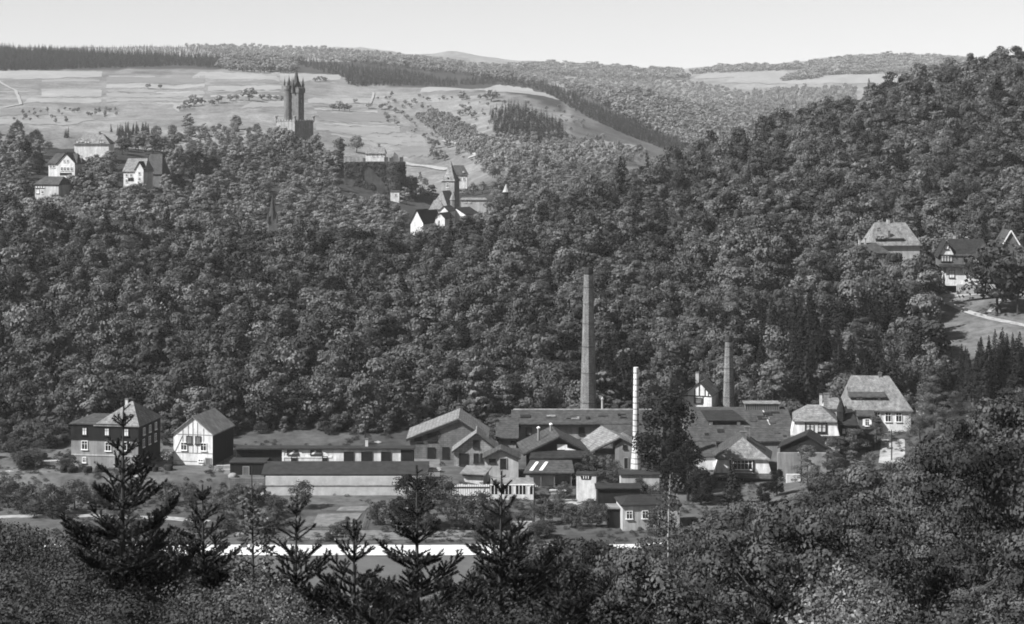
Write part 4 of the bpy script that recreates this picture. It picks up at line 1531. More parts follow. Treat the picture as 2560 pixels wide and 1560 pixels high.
# terrace bastion of the tower
b_ = Bld('bastion', 'stone terrace bastion with parapet, corner sentry posts and arched niche under the tower', 'bastion', 688, 782, 372, 1143, 0)
mb = MB()
c0 = b_.u(739)
base_poly = [(b_.u(688), 4.5), (c0, -4.5), (b_.u(782), 3.0), (b_.u(760), 16), (b_.u(700), 17)]
top = b_.z(303)
for (x0, y0), (x1, y1) in zip(base_poly, base_poly[1:] + base_poly[:1]):
    mb.face([(x0, y0, -3), (x1, y1, -3), (x1, y1, top), (x0, y0, top)])
mb.face([(x, y, top) for x, y in base_poly])
b_.part('wall', mb, 'stone_pale')
mb = MB()
for (x0, y0), (x1, y1) in zip(base_poly, base_poly[1:] + base_poly[:1]):
    d = Vector((x1 - x0, y1 - y0, 0))
    L_ = d.length
    d.normalize()
    n_ = Vector((d.y, -d.x, 0)) * .25
    n = 7
    for i in range(n):
        p0 = Vector((x0, y0, 0)) + d * (L_ * (i + .12) / n)
        p1 = Vector((x0, y0, 0)) + d * (L_ * (i + .8) / n)
        A_, B_ = p0 + n_, p1 + n_
        C_, D_ = p1 - n_, p0 - n_
        lo, hi = top, top + .9
        for q in ((A_, B_), (B_, C_), (C_, D_), (D_, A_)):
            mb.face([(q[0].x, q[0].y, lo), (q[1].x, q[1].y, lo), (q[1].x, q[1].y, hi), (q[0].x, q[0].y, hi)])
        mb.face([(q.x, q.y, hi) for q in (A_, B_, C_, D_)])
b_.part('parapet', mb, 'stone_pale')
for (x, y) in base_poly[:3]:
    mb = MB()
    mb.lathe([(.55, -.6), (.75, .2), (.75, 2.6), (1.15, 2.7), (1.1, 3.1), (.2, 3.3)], 10)
    b_.part('sentry_post', mb, 'stone_pale', None, (x, y, top))
mb = MB()
pr = [(-4.0, -3.0), (4.0, -3.0)] + [(4.0 * math.cos(a), 1.2 + 2.6 * math.sin(a)) for a in np.linspace(0, math.pi, 9)]
mb.prism(pr, 'y', -.12, .2)
o = b_.part('niche', mb, 'stone_dark', None, ((b_.u(739) + b_.u(782)) / 2, -.75, 2.2))
o.rotation_euler = (0, 0, math.atan2(7.5, b_.u(782) - c0))

# ------------------------------------------------------------------ castle wall with building
h = Bld('castle_wall', 'huge dark ivy-grown castle wall with round corner bastion', 'castle wall', 858, 990, 492, 1050, 0)
mb = MB()
zt = h.z(404)
mb.prism([(h.u(858), -5), (h.u(985), -5), (h.u(985), zt), (h.u(862), zt)], 'y', 0, 6)
h.part('wall', mb, 'ivy')
mb = MB()
R_ = h.u(1012) - h.u(986)
mb.lathe([(R_ * 1.08, -6), (R_, zt - .3), (R_, zt - .1)], 22, h.u(986), 4.0)
h.part('corner_bastion', mb, 'ivy')
mb = MB()
mb.box(h.u(862), h.u(908), -.3, .3, zt - .2, h.z(393))
h.part('parapet', mb, 'stone_pale')
for px in (862, 874):
    mb = MB()
    mb.box(-.5, .5, -.32, .8, zt - .4, h.z(390))
    h.part('gate_pier', mb, 'stone_pale', None, (h.u(px), -.02, 0))
for px, tz in ((965, 300), (978, 380), (1003, 385)):
    mb = MB()
    mb.box(-1.0, 1.0, -.9, .9, -2, 2.0 + random.uniform(0, 1.0))
    h.part('ruined_merlon', mb, 'stone_dark', None, (h.u(px), .6 if px < 980 else 2.0, zt))
mb = MB()
mb.prism([(-2.2, 0), (2.2, 0), (1.6, 3.4), (.5, 4.4), (-.4, 5.2), (-1.0, 3.0), (-2.0, 2.6)], 'y', -.6, .6)
h.part('ruined_wall', mb, 'stone_grey', None, (h.u(986), 6, zt))
IVY = h
h = simple('house', 'bright white house with pale hipped roof standing on the castle wall', 'house', 914, 962, 400, 383, 366, 1058, 0, 10, 'u', (3.2, 1.2), .5, 'plaster_white', 'tile_pale', .5, below=2.5, wins=[(932, 389, 3, 6, 'dark'), (954, 387, 3, 7, 'dark'), (943, 389, 3, 6, 'dark')], chims=[(946, 360, 372, 6, 5, 'brick')])
h = simple('gatehouse', 'small white hut at the foot of the round castle bastion', 'hut', 976, 998, 497, 480, 476, 1038, 0, 4, 'u', (0, 0), 1.0, 'plaster_white', 'tile_mid', .2, below=4, wins=[(989, 487, 4, 5, 'dark')])

# ------------------------------------------------------------------ churches and old town
h = Bld('church', 'town church with square tower, needle spire and steep choir roof', 'church', 1104, 1136, 575, 862, -20)
e = h.z(452)
h.walls(e, h.w, m='plaster_grey', below=12)
mb = MB()
hw_ = h.w / 2 + .5
mb.lathe([(hw_ * 1.414, e - .15), (hw_ * 1.3, e + .4), (hw_ * .62, h.z(430)), (.06, h.z(401))], 4)
o = h.part('spire', mb, 'slate_pale', None, (0, h.w / 2, 0))
o.rotation_euler = (0, 0, math.pi / 4)
h.win(1119, 463, 6, 11, 'dark')
mb = MB()
mb.lathe([(.35, 0), (.35, .4), (.05, .6)], 8)
h.part('bell_dormer', mb, 'slate', None, (0, -.2, h.z(446)))
h.walls(h.z(514), 12, None, m='plaster_grey', below=10, u0=h.u(1106), u1=h.u(1144), v0=-12.5, name='choir_wall')
h.roof(h.z(514, -12), h.z(477, -8), 12, 'v', (3.5, 0), .5, 'slate_pale', .4, u0=h.u(1106), u1=h.u(1144), v0=-12.5, name='choir_roof')
mb = MB()
mb.lathe([(1.5, h.z(515)), (1.5, h.z(498)), (1.8, h.z(497)), (.05, h.z(474))], 8)
h.part('stair_turret', mb, 'slate_pale', None, (h.u(1152), -9, 0))
h = Bld('church', 'slender church spire with corner spirelets rising from the trees', 'church', 671, 693, 570, 762, 10)
h.walls(h.z(548), h.w, m='stone_grey', below=12)
mb = MB()
mb.lathe([(h.w * .55, h.z(549)), (h.w * .30, h.z(524)), (.05, h.z(484))], 8)
h.part('spire', mb, 'slate', None, (0, h.w / 2, 0))
for sx in (-1, 1):
    for vv_ in (.2, h.w - .2):
        mb = MB()
        mb.lathe([(.5, h.z(558)), (.5, h.z(549)), (.03, h.z(532))], 6)
        h.part('spirelet', mb, 'slate', None, (sx * h.w / 2 * .95, vv_, 0))
T_ = 'old town house gables'
for args in [
    ('house', 'white-gabled town house with steep dark roof, front of the old town row', 'house', 1026, 1058, 580, 556, 524, 800, -26, 9, 'v', (0, 0), .5, 'plaster_white', 'tile_dark'),
    ('house', 'second steep-roofed town house with a white gable edge showing', 'house', 1056, 1076, 578, 550, 526, 812, -26, 9, 'v', (0, 0), .5, 'plaster_white', 'tile_dark'),
    ('house', 'low white gabled town house with one round loft window', 'house', 1088, 1112, 578, 545, 532, 806, -20, 10, 'v', (0, 0), .5, 'plaster_white', 'tile_dark'),
    ('house', 'white gable tucked below the church choir', 'house', 1098, 1120, 570, 527, 515, 822, -18, 9, 'v', (0, 0), .5, 'plaster_white', 'tile_mid'),
    ('house', 'dark-roofed town house with thin white gable strip beside the church', 'house', 1130, 1164, 575, 535, 519, 830, -34, 10, 'v', (0, 0), .3, 'plaster_white', 'tile_dark'),
    ('house', 'pale hip-roofed town house left of the church choir', 'house', 1075, 1108, 575, 522, 500, 840, 0, 9, 'u', (2, 2), .5, 'plaster_pale', 'slate_pale'),
]:
    h = simple(*args, .4, below=12)
    if 'round loft' in args[1]:
        h.win(1097, 538, 3.5, 4, 'dark')
h = simple('house', 'white house with brown half-hipped roof behind the church spire', 'house', 1130, 1168, 462, 436, 413, 1010, 0, 10, 'u', (1, 2.5), .5, 'plaster_white', 'tile_mid', .5, below=2, wins=[(1140, 447, 4, 6, 'dark'), (1150, 447, 4, 6, 'dark'), (1160, 447, 4, 6, 'dark'), (1158, 429, 5, 5, 'pale')])
h = simple('house', 'wide pale house front below dark trees beside the church', 'house', 1152, 1216, 520, 500, 494, 880, 0, 8, 'u', (1, 1), .5, 'plaster_pale', 'tile_pale', .4, below=9, wins=[(1163, 504, 4, 5, 'dark'), (1175, 504, 4, 5, 'dark')])
h = Bld('garden_pavilion', 'tiny pavilion with pale cone roof among the trees', 'pavilion', 1258, 1272, 500, 900, 0)
mb = MB()
mb.lathe([(1.1, -8), (1.1, h.z(479))], 8)
h.part('wall', mb, 'boards_dark')
mb = MB()
mb.lathe([(1.6, h.z(480)), (.05, h.z(460))], 8)
h.part('roof', mb, 'plaster_pale')

# ------------------------------------------------------------------ poles, barrels, yard things
def pole(label, px, D, top, arms=1, base=None):
    zg = gz(X(px, D), D) if base is None else Z(base, D)
    H = Z(top, D) - zg
    o = thing('telegraph_pole', label, 'pole', (X(px, D), D, zg))
    mb = MB()
    mb.tube([(0, 0, -.8), (.03, 0, H * .5), (0, 0, H)], [.14, .12, .09], 8)
    link('mast', mb.mesh('mast', 'timber'), o)
    for i in range(arms):
        mb = MB()
        mb.box(-.7, .7, -.05, .05, H - .45 - i * .5, H - .35 - i * .5)
        a = link('crossarm', mb.mesh('crossarm', 'timber'), o)
        for x in (-.6, 0.25, .6):
            mb = MB()
            mb.lathe([(.05, H - .35 - i * .5), (.06, H - .2 - i * .5), (.03, H - .12 - i * .5)], 6)
            link('insulator', mb.mesh('insulator', 'paint_white'), a, (x, 0, 0))


pole('dark wooden pole standing beside the greenhouse end', 1335, 352, 1212, 1)
pole('tall wooden pole in front of the dark porch', 2003, 384, 1128, 1)
pole('wooden pole on the slope below the villa terrace', 2229, 400, 1074, 1)
pole('thin pole by the flat-roofed long shed', 913, 414, 1040, 1)
pole('slanting-shadow pole on the pale path left of the garden', 330, 352, 1238, 0)
pole('thin grey pole in the kitchen garden beside the road', 885, 338, 1296, 0)
mb0 = MB()
mb0.lathe([(.34, 0), (.42, .25), (.45, .5), (.42, .75), (.34, 1.0), (.30, 1.0), (.28, .96)], 12)
bm_ = mb0.mesh('body', 'boards_dark', True)
hm_ = MB()
for zz in (.2, .8):
    hm_.lathe([(.405, zz - .04), (.43, zz - .03), (.43, zz + .03), (.405, zz + .04)], 12)
hm_ = hm_.mesh('hoops', 'iron')
for i, (px, D) in enumerate([(158, 383.5), (165, 384), (176, 383), (187, 383.6), (216, 383), (223, 383.4), (246, 384), (375, 385), (388, 384.5), (418, 386), (424, 385.4)]):
    x = X(px, D)
    o = thing('barrel', 'dark wooden barrel standing in the yard of the slate-hung house', 'barrel', (x, D, gz(x, D) - .03), random.random(), 'barrels in the yard', (1.5, 1.5, 1.25))
    link('body', bm_, o)
    link('hoops', hm_, o)
rs = random.Random(4)
for i, (px, py, s) in enumerate([(20, 1110, 1.2), (60, 1112, 1.0), (95, 1108, 1.3), (12, 1128, .7), (25, 1178, 1.0), (282, 1196, .9), (375, 1200, 1.1), (340, 1190, .7), (945, 1105, .9), (1240, 1090, .7), (1235, 1103, .9)]):
    p = hit(px, py, 370)
    if not p:
        continue
    mb = MB()
    n = 9
    ring = []
    for zq, rq in ((0, 1.0), (.5, .85), (.9, .35)):
        ring.append([(rq * s * 1.1 * math.cos(6.283 * q / n) * rs.uniform(.8, 1.15), rq * s * math.sin(6.283 * q / n) * rs.uniform(.8, 1.15), zq * s * .35 * rs.uniform(.6, 1.3)) for q in range(n)])
    for a, b2 in zip(ring[:-1], ring[1:]):
        for q in range(n):
            mb.face([a[q], a[(q + 1) % n], b2[(q + 1) % n], b2[q]])
    mb.face(ring[-1])
    link('rubble_heap', mb.mesh('rubble_heap', 'rubble'), None, (p[0], p[1], p[2] - .1), 'pale heap of rubble on the rough ground', 'rubble', 'rubble heaps')

# stacked boards in the works yard
def timber_stack(px, D, n, ln, label, yaw=0.0):
    x = X(px, D)
    o = thing('timber_stack', label, 'timber stack', (x, D, gz(x, D) - .05), yaw)
    rs_ = random.Random(int(px))
    for i in range(n):
        for j in range(4):
            mb = MB()
            q = rs_.uniform(-.25, .25)
            mb.box(-ln / 2 + q, ln / 2 + q, j * .3 - .6, j * .3 - .34, i * .16, i * .16 + .12)
            link('board', mb.mesh('board', 'boards_pale' if rs_.random() < .6 else 'timber_grey'), o)


timber_stack(1052, 392, 7, 3.2, 'stack of pale boards leaning low before the big gabled hall', .1)
timber_stack(1085, 389, 5, 2.8, 'shorter board stack beside the hall wall', -.2)
timber_stack(1270, 381, 5, 3.0, 'board stack in front of the tiny gabled workshop', .15)
timber_stack(560, 386, 6, 3.4, 'board stack between narrow gabled house and dark shed', .05)
timber_stack(1395, 378, 5, 3.0, 'board stack beneath the striped lean-to', 0.0)
timber_stack(125, 392, 5, 3.6, 'board stack beside the slate-hung house', .3)


def fence_line(label, pts, gap=2.4, hgt=1.1):
    P_ = [hit(*p, 330) for p in pts]
    o = thing('garden_fence', label, 'fence', P_[0])
    org = Vector(P_[0])
    for a, b_ in zip(P_[:-1], P_[1:]):
        a, b_ = Vector(a), Vector(b_)
        n = max(2, int((b_ - a).length / gap))
        prev = None
        for i in range(n + 1):
            p = a.lerp(b_, i / n)
            p.z = gz(p.x, p.y)
            q = p - org
            mb = MB()
            mb.tube([q + Vector((0, 0, -.3)), q + Vector((random.uniform(-.06, .06), 0, hgt))], [.07, .06], 6)
            link('post', mb.mesh('post', 'timber_grey'), o)
            if prev is not None:
                for zz in (.45, .9):
                    mb = MB()
                    mb.tube([prev + Vector((0, 0, zz)), q + Vector((0, 0, zz))], [.035, .035], 4)
                    link('rail', mb.mesh('rail', 'timber_grey'), o)
            prev = q


fence_line('thin wooden fence along the upper edge of the white road', [(560, 1352), (900, 1351), (1300, 1350)])
fence_line('wooden fence along the pale path by the fruit trees', [(20, 1284), (230, 1282), (400, 1287)])
fence_line('short garden fence around the soil beds', [(735, 1326), (905, 1326), (925, 1268)])

# ------------------------------------------------------------------ vegetation meshes
def quads(P, Nn, size, rng, asp=0.8, jit=0.3):
    """leaf faces at P facing roughly Nn"""
    n = len(P)
    nn = Nn + rng.normal(0, jit, (n, 3))
    nn /= np.linalg.norm(nn, axis=1)[:, None] + 1e-9
    r = rng.normal(0, 1, (n, 3))
    a = np.cross(nn, r)
    a /= np.linalg.norm(a, axis=1)[:, None] + 1e-9
    b2 = np.cross(nn, a)
    s = (size * rng.uniform(.7, 1.35, n))[:, None]
    V = np.stack([P - a * s, P - b2 * s * asp, P + a * s, P + b2 * s * asp], 1).reshape(-1, 3)
    I = np.arange(n * 4).reshape(-1, 4)
    return V, I


def join(parts):
    V, I, o = [], [], 0
    for v, i in parts:
        V.append(v)
        I.append(i + o)
        o += len(v)
    return np.concatenate(V), np.concatenate(I)


def crown(seed, R, H, z0, nb, per, leaf, low=-.55, rb=(.26, .44), top=1.0, style='round', jit=.3):
    """irregular crown of many leaf clumps; R radius, H height, z0 underside"""
    rng = np.random.default_rng(seed)
    parts = []
    lob = rng.uniform(.75, 1.2, 7)
    for k in range(nb):
        c = rng.uniform(low, 1.0)
        th = rng.uniform(0, 2 * math.pi)
        rr = math.sqrt(max(0, 1 - c * c))
        f = rng.uniform(.45, .82) * lob[int(th / 6.2832 * 7) % 7]
        flat = .8
        ctr = np.array([rr * math.cos(th) * R * f, rr * math.sin(th) * R * f, z0 + H * (.42 + .42 * c * top * rng.uniform(.8, 1.1))])
        if style == 'layered':                   # flat tiers of foliage on spreading boughs
            q = rng.uniform(0, 1)
            r2 = R * (1.05 - .75 * q) * rng.uniform(.45, 1.0)
            lean = .25 * R * q
            ctr = np.array([math.cos(th) * r2 + lean * lob[0] - lean, math.sin(th) * r2, z0 + H * (.08 + .86 * q)])
            flat = .42
        elif style == 'cone':
            q = rng.uniform(0, 1) ** 1.25
            r2 = R * .8 * (1 - q) ** .8 * rng.uniform(.5, 1.0)
            ctr = np.array([math.cos(th) * r2, math.sin(th) * r2, z0 + H * (.05 + .93 * q)])
            flat = .6
        br = R * rng.uniform(*rb) * (1.0 if style != 'cone' else .8)
        d = rng.normal(0, 1, (per, 3))
        d[:, 2] += .35
        d /= np.linalg.norm(d, axis=1)[:, None]
        P = ctr + d * br * rng.uniform(.6, 1.12, (per, 1)) * np.array([1, 1, flat])
        parts.append(quads(P, d, leaf, rng, jit=jit))
    return join(parts)


def spruce(seed, H, R, tiers, leaf, z0=.6):
    rng = np.random.default_rng(seed)
    parts = []
    for t in range(tiers):
        f = t / (tiers - 1)
        z = z0 + (H - z0) * f
        r = R * (1 - f) ** .85 * rng.uniform(.85, 1.12) + .12
        n = int(5 + 8 * (1 - f))
        for b_ in range(n):
            th = rng.uniform(0, 6.2832)
            q = rng.uniform(.15, 1, (7,)) ** .7
            P = np.stack([np.cos(th + rng.normal(0, .1, 7)) * r * q, np.sin(th + rng.normal(0, .1, 7)) * r * q, z - q * r * .35 + rng.normal(0, .08, 7)], 1)
            Nn = np.stack([np.full(7, math.cos(th) * .5), np.full(7, math.sin(th) * .5), np.ones(7)], 1)
            parts.append(quads(P, Nn, leaf * (1 - .5 * f), rng, .55, .4))
    return join(parts)


def trunk_geo(seed, h, r, limbs=5, top=None, spread=.5):
    rs = random.Random(seed)
    mb = MB()
    p = [(0, 0, -.6)]
    for i in range(1, 5):
        p.append((rs.uniform(-.15, .15) * i * .4, rs.uniform(-.15, .15) * i * .4, h * i / 4))
    mb.tube(p, [r * 1.25, r, r * .8, r * .55, r * .2], 7)
    for i in range(limbs):
        z = h * rs.uniform(.35, .8)
        a = rs.uniform(0, 6.283)
        l = h * spread * rs.uniform(.4, .8)
        e = (math.cos(a) * l, math.sin(a) * l, z + l * .8)
        m_ = (math.cos(a) * l * .45, math.sin(a) * l * .45, z + l * .25)
        mb.tube([(0, 0, z), m_, e], [r * .5, r * .32, r * .1], 5)
    return mb


def np_mesh(name, V, I, m):
    me = bpy.data.meshes.new(name)
    me.from_pydata(V.tolist(), [], I.tolist())
    me.materials.append(MATS[m])
    me.update()
    return me


def both_mesh(name, tmb, V, I, leafm, barkm='bark'):
    me = bpy.data.meshes.new(name)
    n = len(tmb.v)
    me.from_pydata(list(tmb.v) + V.tolist(), [], list(tmb.f) + (I + n).tolist())
    me.materials.append(MATS[barkm])
    me.materials.append(MATS[leafm])
    me.polygons.foreach_set('material_index', [0] * len(tmb.f) + [1] * len(I))
    me.update()
    return me


class Kind:
    """several variants of one kind of tree: separate parts and joined mesh"""
    def __init__(s, name, gens, leafm, barkm='bark'):
        s.parts, s.joined = [], []
        s.col = bpy.data.collections.new(name + '_variants')
        for i, (tmb, (V, I)) in enumerate(gens):
            s.parts.append((tmb.mesh('trunk', barkm), np_mesh('crown', V, I, leafm)))
            me = both_mesh(name, tmb, V, I, leafm, barkm)
            o = bpy.data.objects.new('%s_variant_%02d' % (name, i), me)
            s.col.objects.link(o)
        s.n = len(gens)

    def place(s, name, label, cat, loc, sc, group=None, vi=None, rot=None):
        vi = random.randrange(s.n) if vi is None else vi
        o = thing(name, label, cat, loc, random.uniform(0, 6.283) if rot is None else rot, group, sc if isinstance(sc, (tuple, list)) else (sc, sc, sc))
        link('trunk', s.parts[vi][0], o)
        link('crown', s.parts[vi][1], o)
        return o


def scatter(name, label, cat, kind, pts, sc, seed=1):
    """one uncountable mass: the kind's variants spread over points by geometry nodes"""
    n = len(pts)
    rng = np.random.default_rng(seed)
    me = bpy.data.meshes.new(name)
    me.from_pydata([tuple(map(float, p)) for p in pts], [], [])
    a = me.attributes.new('size', 'FLOAT_VECTOR', 'POINT')
    a.data.foreach_set('vector', np.asarray(sc, dtype=np.float32).reshape(-1))
    a = me.attributes.new('turn', 'FLOAT_VECTOR', 'POINT')
    t = np.zeros((n, 3), dtype=np.float32)
    t[:, 2] = rng.uniform(0, 6.283, n)
    t[:, :2] = rng.normal(0, .05, (n, 2))
    a.data.foreach_set('vector', t.reshape(-1))
    a = me.attributes.new('pick', 'INT', 'POINT')
    a.data.foreach_set('value', rng.integers(0, kind.n, n).astype(np.int32))
    o = link(name, me, None, None, label, cat, None, 'stuff')
    ng = bpy.data.node_groups.new(name + '_spread', 'GeometryNodeTree')
    ng.interface.new_socket('Geometry', in_out='INPUT', socket_type='NodeSocketGeometry')
    ng.interface.new_socket('Geometry', in_out='OUTPUT', socket_type='NodeSocketGeometry')
    N, L = ng.nodes, ng.links
    gi, go = N.new('NodeGroupInput'), N.new('NodeGroupOutput')
    ci = N.new('GeometryNodeCollectionInfo')
    ci.inputs['Collection'].default_value = kind.col
    ci.inputs['Separate Children'].default_value = True
    ci.inputs['Reset Children'].default_value = True
    ip = N.new('GeometryNodeInstanceOnPoints')
    ip.inputs['Pick Instance'].default_value = True

    def named(nm, ty):
        q = N.new('GeometryNodeInputNamedAttribute')
        q.data_type = ty
        q.inputs['Name'].default_value = nm
        return [s_ for s_ in q.outputs if s_.enabled][0]
    er = N.new('FunctionNodeEulerToRotation')
    L.new(gi.outputs[0], ip.inputs['Points'])
    L.new(ci.outputs[0], ip.inputs['Instance'])
    L.new(named('pick', 'INT'), ip.inputs['Instance Index'])
    L.new(named('turn', 'FLOAT_VECTOR'), er.inputs[0])
    L.new(er.outputs[0], ip.inputs['Rotation'])
    L.new(named('size', 'FLOAT_VECTOR'), ip.inputs['Scale'])
    L.new(ip.outputs[0], go.inputs[0])
    md = o.modifiers.new('spread', 'NODES')
    md.node_group = ng
    return o


# unit trees: height about 10 m
STY = ('layered', 'round', 'layered', 'cone', 'round', 'round', 'layered', 'round', 'cone', 'round', 'layered', 'round')
FOREST = Kind('forest_tree', [(trunk_geo(i, 6.5, .16), crown(i, 3.6 + .5 * (i % 3), 8.4 + .7 * (i % 4), 1.0, 20 + 2 * (i % 5), 70, .27, rb=(.24, .52), style=STY[i], jit=.16)) for i in range(12)], 'leaf_forest')
HILL = Kind('hill_tree', [(trunk_geo(20 + i, 6.5, .2), crown(20 + i, 3.6, 8.8, 1.0, 30, 34, .34, jit=.18, style=('round', 'layered', 'round', 'cone', 'layered', 'round', 'round')[i])) for i in range(7)], 'leaf_hill')
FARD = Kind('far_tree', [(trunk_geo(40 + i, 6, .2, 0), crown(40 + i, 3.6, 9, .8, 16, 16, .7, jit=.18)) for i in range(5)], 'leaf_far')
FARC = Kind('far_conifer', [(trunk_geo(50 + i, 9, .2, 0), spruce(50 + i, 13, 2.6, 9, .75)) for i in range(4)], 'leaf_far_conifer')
SPRUCE = Kind('spruce_tree', [(trunk_geo(60 + i, 11, .18, 0), spruce(60 + i, 12, 2.7, 30, .38)) for i in range(5)], 'leaf_conifer')
SLOPE = Kind('slope_tree', [(trunk_geo(70 + i, 6.5, .15, 7), crown(70 + i, 3.3, 8.8, 1.0, 42, 210, .08, rb=(.19, .38), style=('round', 'layered', 'layered', 'cone', 'round', 'layered', 'layered')[i])) for i in range(7)], 'leaf_slope')
DARK = Kind('dark_tree', [(trunk_geo(80 + i, 7, .22, 7), crown(80 + i, 3.1, 9.2, .8, 70, 90, .13, low=-.9, rb=(.2, .36))) for i in range(3)], 'leaf_dark')
GARDEN = Kind('garden_tree', [(trunk_geo(90 + i, 3.2, .1, 7, spread=.8), crown(90 + i, 2.2, 4.4, .2 + .3 * (i % 2), 40, 60, .10, low=-.9, rb=(.2, .38))) for i in range(6)], 'leaf_garden')
LIGHT = Kind('light_tree', [(trunk_geo(95 + i, 5, .15, 6), crown(95 + i, 3.0, 8, 1.2, 60, 120, .085, rb=(.16, .32), style='layered')) for i in range(3)], 'leaf_light')
SHRUB = Kind('shrub', [(trunk_geo(100 + i, 3.0, .04, 12, spread=.5), crown(100 + i, 1.9, 4.0, .1, 38, 300, .027, low=-.8, rb=(.17, .34), style=('round', 'layered')[i % 2])) for i in range(6)], 'leaf_shrub')
GLOSS = Kind('glossy_shrub', [(trunk_geo(110 + i, 3.4, .05, 8, spread=.8), crown(110 + i, 1.5, 5.2, .2, 40, 90, .034, low=-.9, rb=(.2, .42))) for i in range(3)], 'leaf_glossy')


def grid_pts(px0, px1, d0, d1, s, seed, keep):
    rng = random.Random(seed)
    out = []
    y = d0
    while y < d1:
        x = X(px0, y)
        while x < X(px1, y):
            xx, yy = x + rng.uniform(-.6, .6) * s, y + rng.uniform(-.6, .6) * s
            px = 1280 + xx / yy * F
            if keep(px, yy):
                out.append((px, yy, xx, gz(xx, yy)))
            x += s
        y += s * .9
    return out


# ------------------------------------------------------------------ wooded hillside behind the factory
FRONT = ([-400, 560, 600, 1000, 1040, 1250, 1290, 1720, 2080, 2110, 2340, 2350, 2800], [416, 418, 425, 426, 430, 431, 440, 443, 444, 444, 447, 552, 500])
BACK = ([-400, 0, 960, 1280, 1600, 1920, 2240, 2560, 2800], [640, 640, 650, 680, 755, 815, 840, 860, 870])
NOTREE = [(2150, 2312, 534, 566), (2340, 2476, 495, 546), (2498, 2556, 534, 564), (1830, 1945, 562, 592), (1695, 1785, 438, 460), (1440, 1500, 425, 440), (165, 400, 380, 424), (420, 570, 380, 420), (590, 1030, 380, 424), (1000, 1230, 395, 428), (1806, 1840, 440, 456)]


def in_forest(px, D):
    if D < np.interp(px, *FRONT) or D > np.interp(px, *BACK):
        return False
    for a, b_, c, d in NOTREE:
        if a < px < b_ and c < D < d:
            return False
    return True


def spruce_zone(px, D):
    return (1880 < px < 2340 and D < 505 and vnoise(np.array([px * .1]), np.array([D]), 14.0, 21)[0] > -.14) or (1480 < px < 1590 and D < 478)


fp = grid_pts(-420, 3060, 412, 880, 5.0, 11, in_forest)
fp.sort(key=lambda q: q[1])
ind, rest, nsp = 0, [], 0
rg = random.Random(5)
for px, D, x, z in fp:
    if spruce_zone(px, D) and rg.random() < .75:
        hgt = rg.uniform(.75, 1.35)
        SPRUCE.place('spruce_tree', 'dark spruce crowded among others at the foot of the wooded slope', 'tree', (x, D, z - .2), (hgt * .95, hgt * .95, hgt), 'dark spruces at the foot of the slope')
        continue
    s = rg.choice((.5, .68, .78, .88, .98, 1.22)) * rg.uniform(.88, 1.12)
    sc = (s * rg.uniform(.85, 1.15), s * rg.uniform(.85, 1.15), s * rg.uniform(.85, 1.12))
    if 2130 < px < 2320 and 495 < D < 536 or 1820 < px < 1950 and 535 < D < 566:
        s = rg.uniform(1.25, 1.5)
        sc = (s * .9, s * .9, s)
    if ind < 300 and -30 < px < 2590:
        FOREST.place('forest_tree', 'leafy broad-leaved tree at the front of the wooded slope behind the factory', 'tree', (x, D, z - .2), sc, 'front trees of the wooded slope')
        ind += 1
    else:
        rest.append(((x, D, z - .2), sc))
ep, es = [], []
for px, D, x, z in grid_pts(-150, 2350, 405, 470, 2.6, 19, lambda p, d: -9 < d - np.interp(p, *FRONT) < 12 and not any(q[0] < p < q[1] and q[2] < d < q[3] for q in NOTREE)):
    s = rg.uniform(.2, .5)
    ep.append((x, D, z - .3))
    es.append((s * 1.2, s * 1.2, s))
scatter('forest_edge_scrub', 'low leafy scrub along the foot of the wooded slope', 'scrub', FOREST, ep, es, 20)
mix = [rg.random() for q in rest]
for nm, lab, K, lo, hi in (('forest', 'dense leafy forest covering the long slope between factory and castle hill', FOREST, 0.0, .79),
                           ('forest', 'paler feathery trees mixed through the wooded slope', LIGHT, .79, .88),
                           ('forest', 'dark dense trees mixed through the wooded slope', DARK, .88, .95),
                           ('forest', 'scattered dark conifers within the wooded slope', SPRUCE, .95, 1.0)):
    sel = [q for q, m_ in zip(rest, mix) if lo <= m_ < hi]
    scatter(nm, lab, 'forest', K, [q[0] for q in sel], [q[1] for q in sel], 3)
# dark spruces below the meadow
for px, D, x, z in grid_pts(2330, 2680, 436, 474, 4.6, 12, lambda p, d: p > 2345 or d > 452):
    hgt = min(rg.uniform(.7, 1.3), (Z(np.interp(px, [2330, 2400, 2450, 2500, 2560, 2700], [885, 858, 838, 812, 820, 800]) + abs(rg.gauss(0, 22)), D) - z) / 12.3)
    if hgt < .3:
        continue
    if px > 2560 and D < 450 or not (2392 < px < 2440 and D < 443):
        SPRUCE.place('spruce_tree', 'dark pointed spruce below the hillside meadow', 'tree', (x, D, z - .2), (hgt, hgt, hgt), 'spruces below the meadow')
# meadow trees
for px, D, s, lab in ((2492, 508, 1.5, 'broad tree with bare lower trunk standing on the hillside meadow'), (2545, 506, 1.3, 'round tree beside the bare-trunked one on the meadow')):
    x = X(px, D)
    FOREST.place('meadow_tree', lab, 'tree', (x, D, gz(x, D)), (s * 1.5, s * 1.5, s * 1.4))

# ------------------------------------------------------------------ castle hill trees
HOUSES = [(180, 285, 330, 384), (115, 205, 380, 436), (78, 160, 440, 494), (300, 412, 390, 470), (448, 480, 446, 478), (684, 790, 300, 352), (856, 1016, 360, 452), (972, 1002, 474, 500), (1020, 1168, 400, 575), (1128, 1215, 412, 520), (668, 696, 484, 560)]


def in_poly(x, y, poly):
    c = False
    j = len(poly) - 1
    for i in range(len(poly)):
        xi, yi = poly[i]
        xj, yj = poly[j]
        if (yi > y) != (yj > y) and x < (xj - xi) * (y - yi) / (yj - yi) + xi:
            c = not c
        j = i
    return c


